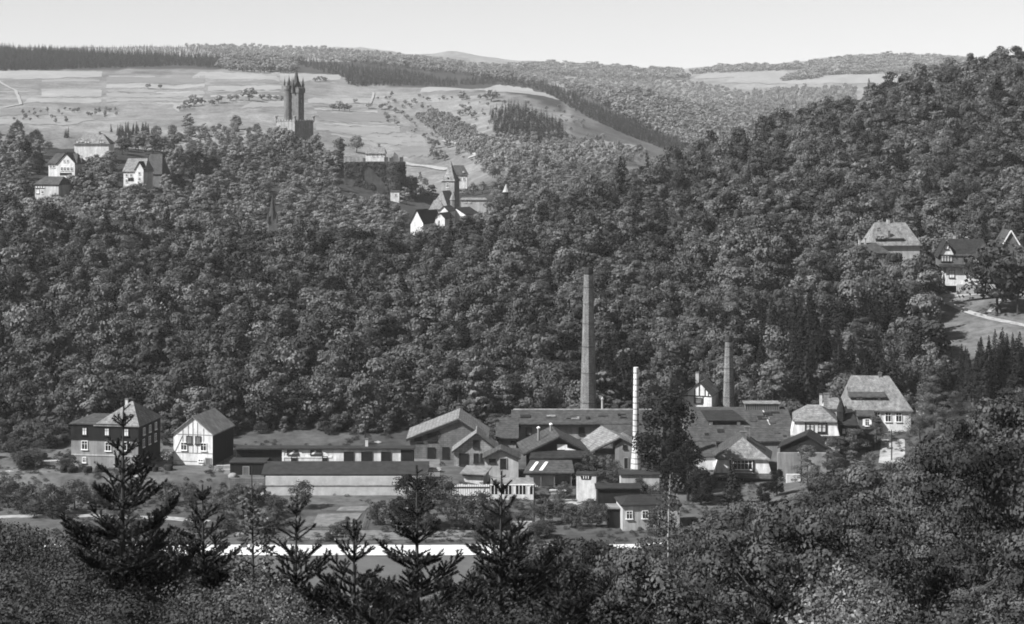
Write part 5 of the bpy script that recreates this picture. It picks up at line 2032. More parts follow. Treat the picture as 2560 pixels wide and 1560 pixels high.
def img_pts(poly, sx, sy, dmin, seed, houses=(), up=0.0):
    rng = random.Random(seed)
    xs, ys = [p[0] for p in poly], [p[1] for p in poly]
    out = []
    y = min(ys)
    while y < max(ys):
        x = min(xs)
        while x < max(xs):
            px, py = x + rng.uniform(-.5, .5) * sx, y + rng.uniform(-.5, .5) * sy
            x += sx
            if not in_poly(px, py, poly):
                continue
            if any(a - 8 < px < b_ + 8 and c < py < d + up for a, b_, c, d in houses):
                continue
            h_ = hit(px, py, dmin)
            if h_:
                out.append((h_, px, py))
        y += sy
    return out


def scs(n, lo, hi, seed, wide=1.0):
    rng = np.random.default_rng(seed)
    s = rng.uniform(lo, hi, n)
    return np.stack([s * wide * rng.uniform(.85, 1.15, n), s * wide * rng.uniform(.85, 1.15, n), s * rng.uniform(.85, 1.15, n)], 1)


P = img_pts([(-80, 335), (60, 340), (150, 385), (290, 380), (360, 345), (430, 330), (520, 325), (640, 330), (700, 372), (790, 372), (850, 400), (862, 470), (870, 520), (1010, 525), (1030, 620), (-80, 620)], 26, 11, 690, 31, HOUSES, 38)
scatter('castle_hill_wood', 'mixed leafy wood covering the castle hill around the houses', 'wood', HILL, [q[0] for q in P], scs(len(P), .6, 1.08, 32, 1.3), 33)
P = img_pts([(1170, 470), (1200, 430), (1300, 395), (1420, 400), (1560, 420), (1560, 520), (1230, 545), (1170, 530)], 26, 11, 800, 34, HOUSES, 36)
scatter('valley_wood', 'pale leafy trees filling the side valley beside the church', 'wood', HILL, [q[0] for q in P], scs(len(P), .6, 1.0, 35, 1.3), 36)
for px, py, D0, s, K, lab in [(892, 382, 1060, 1.75, HILL, 'big round lone tree beside the white castle house'), (848, 392, 1050, 1.2, HILL, 'dark rounded tree next to the castle house tree'),
                              (498, 470, 700, 2.0, DARK, 'huge dark round tree above the forest on the castle hill'), (530, 462, 700, 1.6, DARK, 'dark companion tree touching the huge round one'), (440, 505, 700, 1.5, DARK, 'dark bushy tree in front of the brown house'),
                              (45, 350, 950, 1.7, DARK, 'dark rounded tree against the far fields at the hill edge'), (90, 372, 900, 1.7, DARK, 'second dark rounded tree at the edge of the castle hill'), (62, 420, 850, 1.5, DARK, 'dark tree left of the white villa'),
                              (95, 435, 850, 1.2, DARK, 'black-looking tree hugging the white villa'), (220, 500, 700, 1.2, DARK, 'dark upright tree below the villa'), (545, 520, 700, 1.1, SPRUCE, 'dark pointed conifer in the castle hill wood'),
                              (1030, 478, 1000, 1.0, HILL, 'dark bushy tree right of the round castle bastion'), (1045, 500, 960, 1.0, HILL, 'leafy tree below the castle bastion'), (1015, 512, 960, 1.0, HILL, 'tree at the foot of the castle bastion slope'), (1062, 470, 1000, .9, HILL, 'tree between bastion and church tower'), (1146, 486, 880, .75, HILL, 'tree under the wall of the white house behind the church'), (1164, 488, 880, .8, HILL, 'tree before the half-hipped house behind the church'), (1182, 490, 880, .9, HILL, 'round tree right of the half-hipped house'), (1205, 486, 880, .9, HILL, 'leafy tree over the wide pale house front'), (1080, 500, 940, .9, HILL, 'leafy tree just left of the church tower'), (1050, 455, 1050, .8, HILL, 'small tree on the slope behind the bastion'),
                              (470, 325, 950, 1.5, HILL, 'spreading tree crowning the hill beside the tower'), (590, 325, 950, 1.5, HILL, 'broad pale tree just beside the tower bastion')]:
    h_ = hit(px, py, D0)
    if h_:
        K.place('hill_tree', lab, 'tree', h_, (s * 1.1, s * 1.1, s))
rng = np.random.default_rng(91)
h = IVY
n = 5200
uu = rng.uniform(h.u(860), h.u(985), n)
zz = rng.uniform(-4, h.z(405), n)
kp = vnoise(uu, zz, 5.0, 23) > -.16
uu, zz = uu[kp], zz[kp]
P1 = np.stack([uu, np.full(len(uu), -.25) - rng.uniform(0, .5, len(uu)), zz], 1)
th = rng.uniform(math.pi, 2 * math.pi, 1500)
R_ = (h.u(1012) - h.u(986)) * 1.05
P2 = np.stack([h.u(986) + np.cos(th) * (R_ + .2), 4.0 + np.sin(th) * (R_ + .2), rng.uniform(-4, h.z(405), 1500)], 1)
N2 = np.stack([np.cos(th), np.sin(th), np.full(1500, .3)], 1)
V_, I_ = join([quads(P1, np.tile([0, -1, .35], (len(P1), 1)), .42, rng, jit=.5), quads(P2, N2, .42, rng, jit=.5)])
link('ivy', np_mesh('ivy', V_, I_, 'leaf_slope'), h.root)
P = img_pts([(940, 240), (1040, 236), (1400, 262), (1500, 330), (1560, 400), (1200, 420), (1010, 330), (950, 300)], 17, 9, 1260, 92)
P = [q for q in P if random.random() < .5]
scatter('field_scrub', 'sprinkle of small bushes over the rough far pasture', 'scrub', FARD, [q[0] for q in P], scs(len(P), .2, .55, 93, 1.4), 94)
for px, D, s, lab in ((692, 1126, 1.75, 'tree hiding the foot of the tower bastion corner'), (676, 1130, 1.7, 'tree pressed against the bastion flank'), (708, 1122, 1.7, 'tree before the lit bastion face'), (724, 1120, 1.6, 'leafy tree in front of the bastion arch'), (742, 1118, 1.35, 'low round tree below the bastion edge'), (762, 1116, 1.1, 'small round tree below the bastion niche'), (790, 1126, 1.5, 'dark tree at the shaded bastion corner')):
    x = X(px, D)
    HILL.place('hill_tree', lab, 'tree', (x, D, gz(x, D) - .2), (s * 1.0, s * 1.0, s * 1.1), vi=random.choice((0, 2, 5, 6)))
# conifer hedge behind the hilltop house
P = img_pts([(150, 345), (250, 330), (380, 325), (385, 352), (200, 356)], 9, 5, 940, 37, HOUSES, 0)
scatter('conifer_belt', 'dark belt of small conifers behind the pale hilltop house', 'wood', SPRUCE, [q[0] for q in P], scs(len(P), .55, .8, 38, .8), 39)

# ------------------------------------------------------------------ far woods
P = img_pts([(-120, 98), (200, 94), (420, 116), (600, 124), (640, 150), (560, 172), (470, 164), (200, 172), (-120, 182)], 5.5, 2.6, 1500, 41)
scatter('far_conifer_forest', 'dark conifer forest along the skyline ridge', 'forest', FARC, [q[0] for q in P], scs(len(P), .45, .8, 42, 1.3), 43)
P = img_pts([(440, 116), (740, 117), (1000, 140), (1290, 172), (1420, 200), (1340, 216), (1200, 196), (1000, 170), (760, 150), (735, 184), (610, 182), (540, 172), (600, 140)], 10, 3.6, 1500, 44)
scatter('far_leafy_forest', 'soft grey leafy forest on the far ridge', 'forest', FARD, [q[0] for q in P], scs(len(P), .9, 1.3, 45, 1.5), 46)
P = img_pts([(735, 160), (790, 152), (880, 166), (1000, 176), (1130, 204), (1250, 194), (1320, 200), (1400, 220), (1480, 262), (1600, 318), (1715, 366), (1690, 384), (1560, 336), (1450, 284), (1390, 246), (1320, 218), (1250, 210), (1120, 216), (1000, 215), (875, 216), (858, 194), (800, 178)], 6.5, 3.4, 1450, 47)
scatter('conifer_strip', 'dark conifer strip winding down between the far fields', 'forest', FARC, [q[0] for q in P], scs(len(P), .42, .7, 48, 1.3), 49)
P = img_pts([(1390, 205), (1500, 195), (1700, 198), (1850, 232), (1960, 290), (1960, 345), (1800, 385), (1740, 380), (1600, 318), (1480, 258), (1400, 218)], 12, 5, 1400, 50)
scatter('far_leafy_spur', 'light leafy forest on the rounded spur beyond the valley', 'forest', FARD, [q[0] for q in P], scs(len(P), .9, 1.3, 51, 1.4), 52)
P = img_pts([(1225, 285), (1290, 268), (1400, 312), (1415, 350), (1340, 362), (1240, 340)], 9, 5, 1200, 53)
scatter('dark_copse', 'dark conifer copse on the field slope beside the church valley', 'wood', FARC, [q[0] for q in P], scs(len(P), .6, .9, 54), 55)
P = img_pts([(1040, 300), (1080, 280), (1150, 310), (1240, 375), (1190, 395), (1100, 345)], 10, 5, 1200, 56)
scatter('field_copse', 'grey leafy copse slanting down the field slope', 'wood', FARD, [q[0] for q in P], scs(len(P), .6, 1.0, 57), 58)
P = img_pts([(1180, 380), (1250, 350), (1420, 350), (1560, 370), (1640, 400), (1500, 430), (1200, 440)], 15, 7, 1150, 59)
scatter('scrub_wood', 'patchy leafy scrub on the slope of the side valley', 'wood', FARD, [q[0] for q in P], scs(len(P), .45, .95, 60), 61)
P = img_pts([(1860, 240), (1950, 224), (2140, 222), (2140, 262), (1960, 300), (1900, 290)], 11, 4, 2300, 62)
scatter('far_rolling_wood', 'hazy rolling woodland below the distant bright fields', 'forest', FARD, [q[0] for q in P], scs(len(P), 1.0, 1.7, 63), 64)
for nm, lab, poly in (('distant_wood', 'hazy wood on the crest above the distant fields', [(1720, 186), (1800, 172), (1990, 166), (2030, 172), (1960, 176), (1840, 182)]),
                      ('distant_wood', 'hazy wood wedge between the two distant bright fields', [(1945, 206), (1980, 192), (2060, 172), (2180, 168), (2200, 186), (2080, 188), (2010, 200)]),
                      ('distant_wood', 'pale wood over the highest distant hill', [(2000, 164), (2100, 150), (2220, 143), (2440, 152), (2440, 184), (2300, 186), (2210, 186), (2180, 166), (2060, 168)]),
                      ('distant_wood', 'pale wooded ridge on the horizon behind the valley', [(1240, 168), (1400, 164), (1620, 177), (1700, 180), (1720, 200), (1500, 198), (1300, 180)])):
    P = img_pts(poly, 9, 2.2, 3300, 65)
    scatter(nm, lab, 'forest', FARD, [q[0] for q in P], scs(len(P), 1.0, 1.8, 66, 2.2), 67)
# bushes and lone trees on the far fields
G_ = 'lone trees and bushes on the far fields'
for px, py, s in [(370, 222, .8), (400, 222, .8), (485, 266, 1.6), (468, 268, 1.1), (505, 262, 1.0), (547, 258, 1.3), (530, 264, .9), (575, 252, .9), (590, 250, .9), (623, 252, 2.0), (655, 250, .9), (672, 250, .9), (690, 251, .8), (703, 252, .8),
                  (448, 276, .7), (460, 274, .7), (475, 273, .7), (788, 205, .8), (800, 204, 1.0), (812, 205, .9), (832, 276, 1.0), (848, 277, 1.4), (862, 277, 1.2), (874, 278, .9), (888, 258, .7), (922, 272, .9), (955, 274, .9), (975, 276, .8), (990, 282, .8), (1005, 286, .7),
                  (1155, 250, 1.3), (1228, 254, 1.8), (1216, 250, 1.0), (1242, 246, .9), (1165, 285, 1.1), (1180, 296, 1.2), (1150, 290, .9), (970, 300, .8), (1085, 398, 1.2), (1095, 400, 1.3), (1110, 402, 1.0), (1120, 370, 1.0), (1085, 372, 1.3), (1082, 384, 1.0), (1150, 384, .9)]:
    h_ = hit(px, py, 1260)
    if h_:
        FARD.place('field_tree', 'small rounded tree or bush standing alone on the far pale fields', 'tree', h_, (s * 1.1, s * 1.1, s * .8), G_)
rr = random.Random(9)
for i in range(46):
    px, py = rr.uniform(30, 300), rr.uniform(276, 308)
    if 200 < px < 300 and py > 300:
        continue
    h_ = hit(px, py, 1260)
    if h_:
        s = rr.uniform(.3, .6)
        FARD.place('orchard_tree', 'tiny orchard tree in the loose rows on the far slope', 'tree', h_, (s, s, s), 'orchard trees on the far slope')

# ------------------------------------------------------------------ garden and factory trees
for px, py, s, K, lab in [
    (756, 1270, 1.15, GARDEN, 'small spreading fruit tree with forked trunk before the pale retaining wall'),
    (60, 1282, 1.35, GARDEN, 'round dark bush tree at the far end of the pale path'), (128, 1290, 1.5, GARDEN, 'broad fruit tree leaning over the pale path'), (186, 1275, 1.3, GARDEN, 'fruit tree between path and slate-hung house'), (235, 1262, 1.1, GARDEN, 'bushy fruit tree below the barrels'),
    (20, 1270, 1.3, GARDEN, 'bush at the picture end of the pale path'), (330, 1250, .8, GARDEN, 'low bush below the yard of the slate-hung house'), (415, 1262, 1.0, GARDEN, 'fruit tree in the plot below the narrow gabled house'), (470, 1250, .9, GARDEN, 'light fruit tree below the boarded shed'),
    (560, 1292, 1.2, GARDEN, 'leafy fruit tree at the garden corner below the boarded shed'), (610, 1268, 1.0, GARDEN, 'fruit tree against the rubble retaining wall'), (655, 1262, .9, GARDEN, 'slim fruit tree at the end of the pale wall'), (690, 1290, 1.0, GARDEN, 'round bush beside the soil beds'),
    (832, 1346, .6, GARDEN, 'little bush by the road edge lawn'), (868, 1310, .35, GARDEN, 'tiny shrub on the pale garden bed'),
    (985, 1318, 1.25, GARDEN, 'wide round hedge bush left of the spruce top'), (1020, 1322, 1.1, DARK, 'dark hedge bush on the lawn edge'), (945, 1312, 1.0, GARDEN, 'pale green bush by the garden beds'), (1072, 1325, 1.0, GARDEN, 'round bush between two spruce tops'),
    (1150, 1322, 1.45, GARDEN, 'large round bush in front of the white fence'), (1200, 1326, 1.55, GARDEN, 'dark broad bush below the greenhouse'), (1240, 1322, 1.1, GARDEN, 'bush at the greenhouse corner'),
    (1066, 1262, 1.45, GARDEN, 'tree at the end of the pale retaining wall'), (1112, 1262, 1.2, GARDEN, 'slender tree left of the white fence'),
    (1475, 1300, .9, GARDEN, 'small tree in front of the white slim hut'), (1500, 1318, 1.0, GARDEN, 'wispy tree beside the outhouse'), (1395, 1290, .8, GARDEN, 'low shrub on the pale bank'), (1430, 1320, 1.0, GARDEN, 'light shrub on the bank path'), (1360, 1310, 1.1, GARDEN, 'shrub beside the dark pole'),
    (1448, 1205, 1.0, GARDEN, 'light bush between striped lean-to and workshop'), (1480, 1195, 1.2, GARDEN, 'bush before the long-roofed workshop'), (1520, 1205, 1.2, GARDEN, 'dark bush at the workshop gable'), (1545, 1215, .9, GARDEN, 'bush beside the stack foot'), (1410, 1245, .8, GARDEN, 'bush under the striped lean-to'),
    (1832, 1262, .75, SPRUCE, 'small dark fir in front of the white hipped house'), (1912, 1262, .5, DARK, 'dark bush at the corner of the white hipped house'), (1942, 1240, .6, DARK, 'dark narrow tree beside the white hipped house'),
    (1600, 1235, .8, GARDEN, 'bush on the roof-high bank behind the cottage'), (1645, 1262, .9, GARDEN, 'bush hugging the cottage roof end'), (1650, 1340, 1.3, GARDEN, 'leafy bush half covering the cottage front'), (1575, 1250, .7, GARDEN, 'low bush before the pent-roofed shed'),
    (2020, 1225, 1.0, LIGHT, 'pale bush below the dark porch'), (2085, 1200, 1.0, LIGHT, 'light tree under the veranda'), (2140, 1190, 1.1, LIGHT, 'feathery tree below the villa'), (1752, 1262, .8, DARK, 'dark tree left of the white hipped house'),
    (2335, 1090, 1.35, SLOPE, 'leafy tree in front of the villa corner'), (2380, 1100, 1.1, SLOPE, 'leafy tree right of the villa'), (2300, 1110, .9, SLOPE, 'bushy tree before the white pillar'), (2215, 1078, .38, DARK, 'clipped dark tree on the villa terrace'), (2190, 1110, .7, LIGHT, 'pale shrub on the villa bank'),
    (560, 1118, .8, GARDEN, 'blossoming bush between the two houses at the shed end')]:
    h_ = hit(px, py, 300)
    if h_:
        K.place('garden_tree' if K in (GARDEN, LIGHT) else 'dark_tree' if K is DARK else 'spruce_tree' if K is SPRUCE else 'leafy_tree', lab, 'tree', (h_[0], h_[1], h_[2] - .1), (s * 1.15, s * 1.15, s))
D = 384.0
x = X(1662, D)
DARK.place('dark_tree', 'big dark drooping tree standing before the factory beside the white stack', 'tree', (x, D, gz(x, D)), (2.75, 2.6, 2.15), vi=0)
x = X(1690, 378)
DARK.place('dark_tree', 'lower dark tree merged with the big drooping one', 'tree', (x, 378, gz(x, 378)), (1.5, 1.5, 1.3), vi=1)
x = X(1720, 370)
DARK.place('dark_tree', 'dark tree between the drooping tree and the white house', 'tree', (x, 370, gz(x, 370)), (1.2, 1.2, 1.2), vi=2)
me = np_mesh('blossoms', *crown(300, 1.5, 2.6, 1.0, 22, 22, .10), 'blossom')
x = X(416, 390)
o = thing('blossom_tree', 'small white blossoming tree between the slate-hung house and narrow gabled house', 'tree', (x, 390, gz(x, 390)))
link('trunk', trunk_geo(301, 2.6, .08, 6).mesh('trunk', 'bark'), o)
link('crown', me, o)
# bank bushes behind the long sheds
rb_ = random.Random(14)
for i in range(26):
    px = rb_.uniform(-20, 1010)
    D = rb_.uniform(421, 434)
    if 170 < px < 545 and D < 428:
        continue
    x = X(px, D)
    s = rb_.uniform(.45, .8)
    GARDEN.place('bank_bush', 'rough bush on the grassy bank behind the long sheds', 'bush', (x, D, gz(x, D) - .1), (s * 1.3, s * 1.3, s), 'bushes on the grassy bank')

rb_ = random.Random(15)
for i in range(150):
    if i < 46:
        px, D = rb_.uniform(-30, 172), rb_.uniform(384, 426)
    elif i < 110:
        px, D = rb_.uniform(-30, 720), rb_.uniform(337, 373)
    else:
        px, D = rb_.uniform(720, 1480), rb_.uniform(337, 366)
    row = HZ + 74 / D * F
    if 700 < px < 930 and 1262 < row < 1328 or 1266 < row < 1312 and px < 560 and rb_.random() < .8:
        continue
    x = X(px, D)
    s = rb_.uniform(.25, .85)
    K = rb_.choice((GARDEN, GARDEN, GARDEN, SHRUB))
    K.place('rough_bush', 'rough bush growing wild in the gardens of the valley floor', 'bush', (x, D, gz(x, D) - .1), (s * 1.3, s * 1.3, s * .9), 'wild bushes of the valley gardens')
tp_, ts_ = [], []
for px, D, x, z in grid_pts(-150, 2300, 284, 436, 1.9, 16, lambda p, d: not (324 < d < 335)):
    if vnoise(np.array([x]), np.array([D]), 11.0, 22)[0] + rb_.uniform(-.25, .25) < .02:
        continue
    row = HZ - z / D * F
    if 730 < px < 930 and 1262 < row < 1340 or 560 < px < 1100 and 377 < D < 410 or 296 < D < 325 and 550 < px < 1500:
        continue
    s = rb_.uniform(.08, .24)
    tp_.append((x, D, z - .05))
    ts_.append((s * 2.2, s * 2.2, s))
scatter('rough_grass', 'rough tufted grass and weeds over the valley floor', 'grass', SHRUB, tp_, ts_, 17)

# ------------------------------------------------------------------ near slope: trees, shrubs, young spruces
ENV = ([-200, 0, 100, 200, 400, 500, 600, 700, 800, 900, 1000, 1100, 1200, 1300, 1400, 1500, 1600, 1700, 1800, 1900, 2000, 2100, 2200, 2300, 2400, 2500, 2560, 2800],
       [1275, 1280, 1300, 1320, 1325, 1335, 1395, 1440, 1490, 1480, 1470, 1480, 1430, 1345, 1310, 1345, 1350, 1300, 1245, 1240, 1205, 1165, 1155, 1100, 1040, 970, 940, 900])
rg = random.Random(77)
cand = grid_pts(1230, 2720, 100, 425, 5.8, 71, lambda p, d: d < np.interp(p, [1230, 1500, 1700, 1900, 2100, 2230, 2260, 2720], [285, 292, 305, 335, 345, 360, 424, 424]))
nt_ = 0
SKY = {}


def seen(px, D, hgt, z, r):
    """is the top of this tree in view past the nearer ones?"""
    top = HZ - (z + hgt) / D * F
    wpx = r / D * F
    cells = range(int((px - wpx) / 12), int((px + wpx) / 12) + 1)
    vis = any(top < SKY.get(c, 1570) - 3 for c in cells) and -90 < px < 2650
    if vis:
        for c in range(int((px - wpx * .7) / 12), int((px + wpx * .7) / 12) + 1):
            SKY[c] = min(SKY.get(c, 1570), top + hgt * .22 / D * F)
    return vis


cand.sort(key=lambda q: q[1])
for px, D, x, z in cand:
    py = np.interp(px, *ENV) + abs(rg.gauss(0, 42 if px > 1720 else 14)) + (8 if D < 200 else 0)
    hgt = Z(py, D) - z
    if hgt < 3.0:
        continue
    hgt = min(hgt, rg.uniform(10, 17))
    if not seen(px, D, hgt, z, hgt * .33) or nt_ >= 290:
        continue
    s = hgt / 9.4
    lt = rg.random()
    K = LIGHT if lt < .28 else DARK if lt > .93 else SLOPE
    K.place('slope_tree', {LIGHT: 'pale feathery broad-leaved tree on the near slope', DARK: 'dark dense tree on the near slope', SLOPE: 'leafy broad-leaved tree on the near slope below the factory'}[K], 'tree', (x, D, z - .3), (s * rg.uniform(.7, 1.15), s * rg.uniform(.7, 1.15), s), 'trees of the near slope')
    nt_ += 1
cand = grid_pts(-150, 1400, 60, 250, 5.0, 72, lambda p, d: True)
cand.sort(key=lambda q: q[1])
for px, D, x, z in cand:
    py = np.interp(px, *ENV) + abs(rg.gauss(0, 48)) + 4
    hgt = Z(py, D) - z
    if hgt < 1.6:
        continue
    hgt = min(hgt, rg.uniform(6.5, 12.5))
    if not seen(px, D, hgt, z, hgt * .33):
        continue
    s = hgt / 3.7 if D < 110 else hgt / 9.3
    K = SHRUB if D < 110 else SLOPE
    K.place('shrub' if K is SHRUB else 'low_slope_tree', 'dark leafy shrub on the steep foreground slope' if K is SHRUB else 'leafy broad-leaved tree low on the foreground slope', 'bush' if K is SHRUB else 'tree', (x, D, z - .3), (s * rg.uniform(.9, 1.2), s * rg.uniform(.9, 1.2), s), 'shrubs of the foreground slope' if K is SHRUB else 'trees low on the foreground slope')
for px, top, D in [(-40, 1300, 72), (10, 1290, 70), (55, 1320, 66), (100, 1305, 74), (150, 1330, 68), (195, 1318, 76), (240, 1340, 66), (285, 1335, 72), (335, 1350, 68), (385, 1325, 76), (430, 1345, 70), (475, 1335, 74), (520, 1350, 70), (80, 1345, 60), (210, 1365, 58), (360, 1375, 58), (450, 1380, 56), (545, 1372, 62)]:
    x = X(px, D)
    z = gz(x, D)
    s = (Z(top + 12, D) - z) / 3.7
    SHRUB.place('tall_shrub', 'tall dark shrub hiding the road end on the foreground slope', 'bush', (x, D, z - .3), (s * rg.uniform(.75, 1.0), s * rg.uniform(.75, 1.0), s), 'tall shrubs hiding the road end')
up, us = [], []
for px, D, x, z in grid_pts(-150, 2720, 30, 110, 3.0, 73, lambda p, d: True):
    py = np.interp(px, *ENV) + abs(rg.gauss(0, 30)) + 25
    hgt = min(Z(py, D) - z, rg.uniform(2.0, 5.2))
    if hgt < .7 or Z(1590, D) > z + hgt:
        continue
    up.append((x, D, z - .2))
    s = hgt / 4.1
    us.append((s * 1.1, s * 1.1, s))
scatter('undergrowth', 'tangle of leafy undergrowth along the steep foreground slope', 'undergrowth', SHRUB, up, us, 74)
for px, top, D, s in [(640, 1390, 44, 1.0), (690, 1400, 40, .9), (610, 1380, 48, .9), (670, 1360, 52, .9), (575, 1430, 46, .8), (715, 1470, 38, .8), (2085, 1340, 66, 1.1), (2145, 1400, 58, 1.0), (2250, 1420, 56, 1.0), (600, 1450, 42, .9), (660, 1470, 36, .8), (730, 1440, 46, .9), (560, 1500, 38, .8), (840, 1480, 40, .8), (905, 1500, 38, .8), (2110, 1360, 62, 1.2), (2180, 1390, 55, 1.1), (2060, 1430, 52, 1.0), (2150, 1450, 46, 1.0), (2230, 1470, 44, .9), (2010, 1490, 42, .9), (2100, 1500, 40, .9), (140, 1470, 44, .9), (180, 1500, 40, .8), (1690, 1480, 45, .9), (1800, 1500, 42, .8), (2380, 1480, 45, .9), (2290, 1180, 150, 1.0), (2180, 1170, 190, 1.6)]:
    x = X(px, D)
    z = gz(x, D)
    hgt = Z(top, D) - z
    GLOSS.place('glossy_shrub', 'shrub with bright shining leaves on the foreground slope', 'bush', (x, D, z - .2), (hgt / 5.2 * 1.0, hgt / 5.2 * 1.0, hgt / 5.2), 'bright-leaved shrubs of the foreground')


ap, as_ = [], []
for px, D, x, z in grid_pts(2640, 3060, 60, 520, 6.2, 75, lambda p, d: True) + grid_pts(-430, -85, 60, 270, 6.0, 76, lambda p, d: True):
    s = rg.uniform(.6, 1.2) * (1.0 if px > 0 else .7)
    if D < 75:
        s *= .6
    ap.append((x, D, z - .3))
    as_.append((s * rg.uniform(.8, 1.1), s * rg.uniform(.8, 1.1), s))
scatter('slope_wood', 'leafy wood running on along both ends of the near slope', 'wood', SLOPE, ap, as_, 77)


def young_spruce(seed, H, vis, gap=.75):
    """young spruce: whorls of upswept branches with side shoots, bristling with needles; top at H"""
    rs = random.Random(seed)
    wood, needles = MB(), MB()
    pts = [(0, 0, -.6), (.05, 0, H * .5), (0, 0, H)]
    wood.tube(pts, [.02 * H * .6 + .03, .012 * H * .6 + .02, .012], 7)

    def shoot(a, b_, r):
        a, b_ = Vector(a), Vector(b_)
        d = b_ - a
        l = d.length
        if l < .03:
            return
        d.normalize()
        wood.tube([a, b_], [.016, .008], 4, False)
        o1 = d.orthogonal().normalized()
        o2 = d.cross(o1)
        n = int(l * 200)
        for i in range(n):
            t = (i + rs.random()) / n
            p = a + d * (l * t)
            th = rs.uniform(0, 6.283)
            q = o1 * math.cos(th) + o2 * math.sin(th)
            tip = p + q * r * rs.uniform(.7, 1.1) + d * r * rs.uniform(.5, .9)
            sd = d.cross(q) * .016
            needles.face([p - sd, p + sd, tip])
    shoot((0, 0, H - gap * .9), (0, 0, H), .07)
    z = H - gap * .85
    k = 0
    while z > H - vis and z > .5:
        nb = rs.randint(4, 6)
        off = rs.uniform(0, 6.283)
        L_ = min(.27 + .37 * k + rs.uniform(-.05, .12), .34 * H * .95)
        for i in range(nb):
            th = off + i * 6.283 / nb + rs.uniform(-.25, .25)
            inc = math.radians(max(4, 46 - 6.5 * k) + rs.uniform(-14, 12))
            l = L_ * rs.uniform(.62, 1.22)
            dh = Vector((math.cos(th), math.sin(th), 0))
            prev = Vector((0, 0, z))
            nseg = max(1, int(l / .3))
            for sgm in range(nseg):
                ii = inc + math.radians(6) * sgm
                nx = prev + (dh * math.cos(ii) + Vector((0, 0, math.sin(ii)))) * (l / nseg)
                shoot(prev, nx, .08)
                if sgm < nseg - 1 or nseg == 1:
                    rem = l * (1 - (sgm + 1) / nseg)
                    for sd in (-1, 1):
                        if rs.random() < .92:
                            dd = Vector((math.cos(th + sd * .85), math.sin(th + sd * .85), math.tan(ii) * .8 + .1)).normalized()
                            ls = (.18 + rem * .55) * rs.uniform(.7, 1.1)
                            e_ = nx + dd * ls
                            shoot(nx, e_, .075)
                            if ls > .45:
                                for s3 in (-1, 1):
                                    d3 = Vector((math.cos(th + sd * .85 + s3 * .7), math.sin(th + sd * .85 + s3 * .7), dd.z + .1)).normalized()
                                    for t3 in (.3, .6):
                                        m3 = nx.lerp(e_, t3)
                                        shoot(m3, m3 + d3 * ls * (.62 - .4 * t3), .065)
                prev = nx
        # odd small shoots between whorls
        for i in range(3):
            th = rs.uniform(0, 6.283)
            zz = z + rs.uniform(.15, .6) * gap
            l = rs.uniform(.12, .3) + .05 * k
            shoot((0, 0, zz), (math.cos(th) * l, math.sin(th) * l, zz + l * .6), .045)
        z -= gap * rs.uniform(.85, 1.1)
        k += 1
    return wood.mesh('trunk', 'bark'), needles.mesh('needles', 'needle')


for i, (px, top, D, vis, gap, lab) in enumerate([
    (309, 1006, 58, 6.5, .85, 'tall young spruce top standing before the slate-hung house'),
    (506, 1212, 62, 4.2, .6, 'slim young spruce left of the pale road end'),
    (742, 1236, 56, 4.0, .7, 'thin young spruce with sparse branches by the garden beds'),
    (884, 1300, 50, 3.2, .6, 'small young spruce before the middle of the white road'),
    (1042, 1165, 54, 5.0, .8, 'big dark young spruce crossing the white road'),
    (1254, 1178, 56, 4.8, .75, 'dark young spruce in front of the greenhouse'),
    (925, 1462, 46, 2.2, .5, 'short spruce tip between the two big spruces'),
    (1395, 1345, 60, 3.4, .6, 'young spruce rising beside the leafy slope trees'),
    (1940, 1390, 60, 3.0, .6, 'young spruce lost among the near slope leaves'),
    (1180, 1440, 44, 2.4, .5, 'low spruce tip at the foot of the greenhouse spruce')]):
    x = X(px, D)
    zg = gz(x, D)
    H = Z(top, D) - zg
    tm, nm_ = young_spruce(500 + i, H, vis, gap)
    o = thing('young_spruce', lab, 'tree', (x, D, zg), random.uniform(0, 6.28))
    link('trunk', tm, o)
    link('needles', nm_, o)
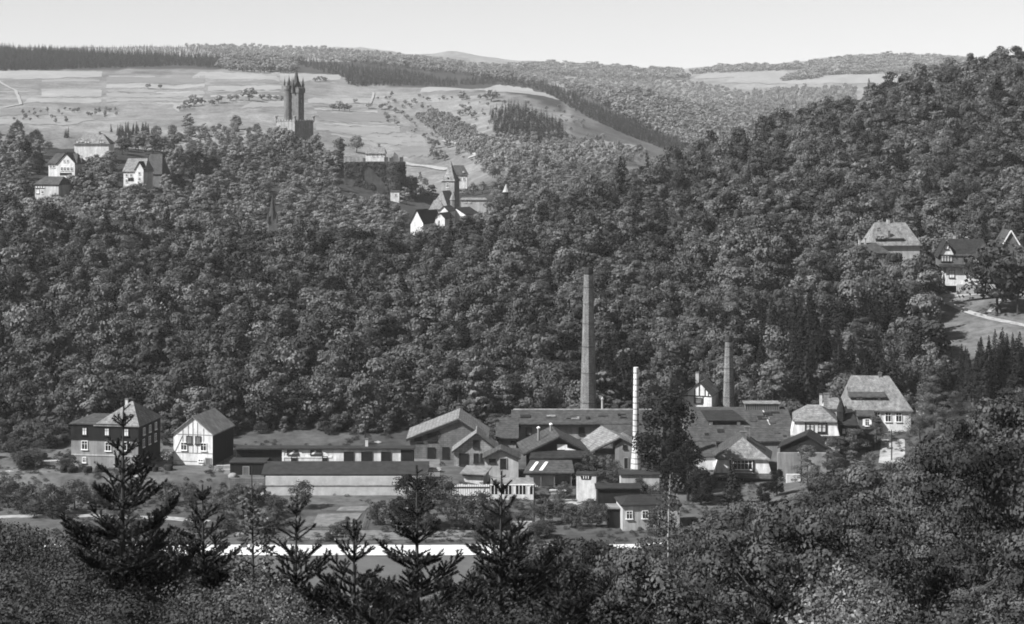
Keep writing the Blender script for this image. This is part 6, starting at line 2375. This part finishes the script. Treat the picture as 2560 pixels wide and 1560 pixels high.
# slender leafy sapling with bright leaves, and a pale birch stem
D = 50.0
x = X(629, D)
zg = gz(x, D)
H = Z(1164, D) - zg
o = thing('sapling', 'slender sapling with bright leaf tufts rising above the white road end', 'tree', (x, D, zg))
mb = MB()
mb.tube([(0, 0, -.5), (.05, 0, H * .5), (0, 0, H)], [.07, .045, .012], 7)
rs = random.Random(41)
lv_ = []
rng = np.random.default_rng(8)
for i in range(40):
    zz = H * (1 - (i / 40) ** 1.0 * .62) - .75
    th = rs.uniform(0, 6.283)
    l = .15 + .9 * (i / 40) * rs.uniform(.6, 1.1)
    e_ = Vector((math.cos(th) * l, math.sin(th) * l, zz + l * .5))
    mb.tube([(0, 0, zz), e_], [.02, .008], 4)
    P_ = np.array(e_) + rng.normal(0, .11, (26, 3))
    lv_.append(quads(P_, rng.normal(0, 1, (26, 3)) + np.array([0, 0, .6]), .055, rng))
link('trunk', mb.mesh('trunk', 'bark'), o)
link('crown', np_mesh('crown', *join(lv_), 'leaf_glossy'), o)
D = 140.0
x = X(1672, D)
zg = gz(x, D)
H = Z(1186, D) - zg
o = thing('birch_tree', 'thin birch with pale upright stem and sparse leaves', 'tree', (x, D, zg))
mb = MB()
mb.tube([(0, 0, -.5), (.15, 0, H * .4), (-.05, .05, H * .75), (.1, 0, H)], [.16, .12, .08, .02], 8)
lv_ = []
for i in range(34):
    zz = H * rs.uniform(.35, .97)
    th = rs.uniform(0, 6.283)
    l = rs.uniform(.6, 1.9) * (1.15 - zz / H)
    e_ = Vector((math.cos(th) * l, math.sin(th) * l, zz + l * .6))
    mb.tube([(0, 0, zz), e_], [.03, .01], 4)
    P_ = np.array(e_) + rng.normal(0, .4, (40, 3))
    lv_.append(quads(P_, rng.normal(0, 1, (40, 3)) + np.array([0, 0, .5]), .10, rng))
link('trunk', mb.mesh('trunk', 'bark_pale'), o)
link('crown', np_mesh('crown', *join(lv_), 'leaf_slope'), o)

# ------------------------------------------------------------------ haze of the summer air
hz = bpy.data.materials.new('haze_air')
hz.use_nodes = True
N, L = hz.node_tree.nodes, hz.node_tree.links
N.clear()
oo = N.new('ShaderNodeOutputMaterial')
pv = N.new('ShaderNodeVolumePrincipled')
pv.inputs['Color'].default_value = (.98, .98, .98, 1)
pv.inputs['Density'].default_value = 4.6e-5
pv.inputs['Anisotropy'].default_value = 0.0
L.new(pv.outputs[0], oo.inputs['Volume'])
mb = MB()
mb.box(-5200, 5200, -60, 9700, float(GZ.min()) - 1.0, float(GZ.max()) + 45)
me = mb.mesh('haze', 'felt')
me.materials.clear()
me.materials.append(hz)
link('haze', me, None, None, 'thin pale summer haze lying over the whole valley', 'haze', None, 'stuff')
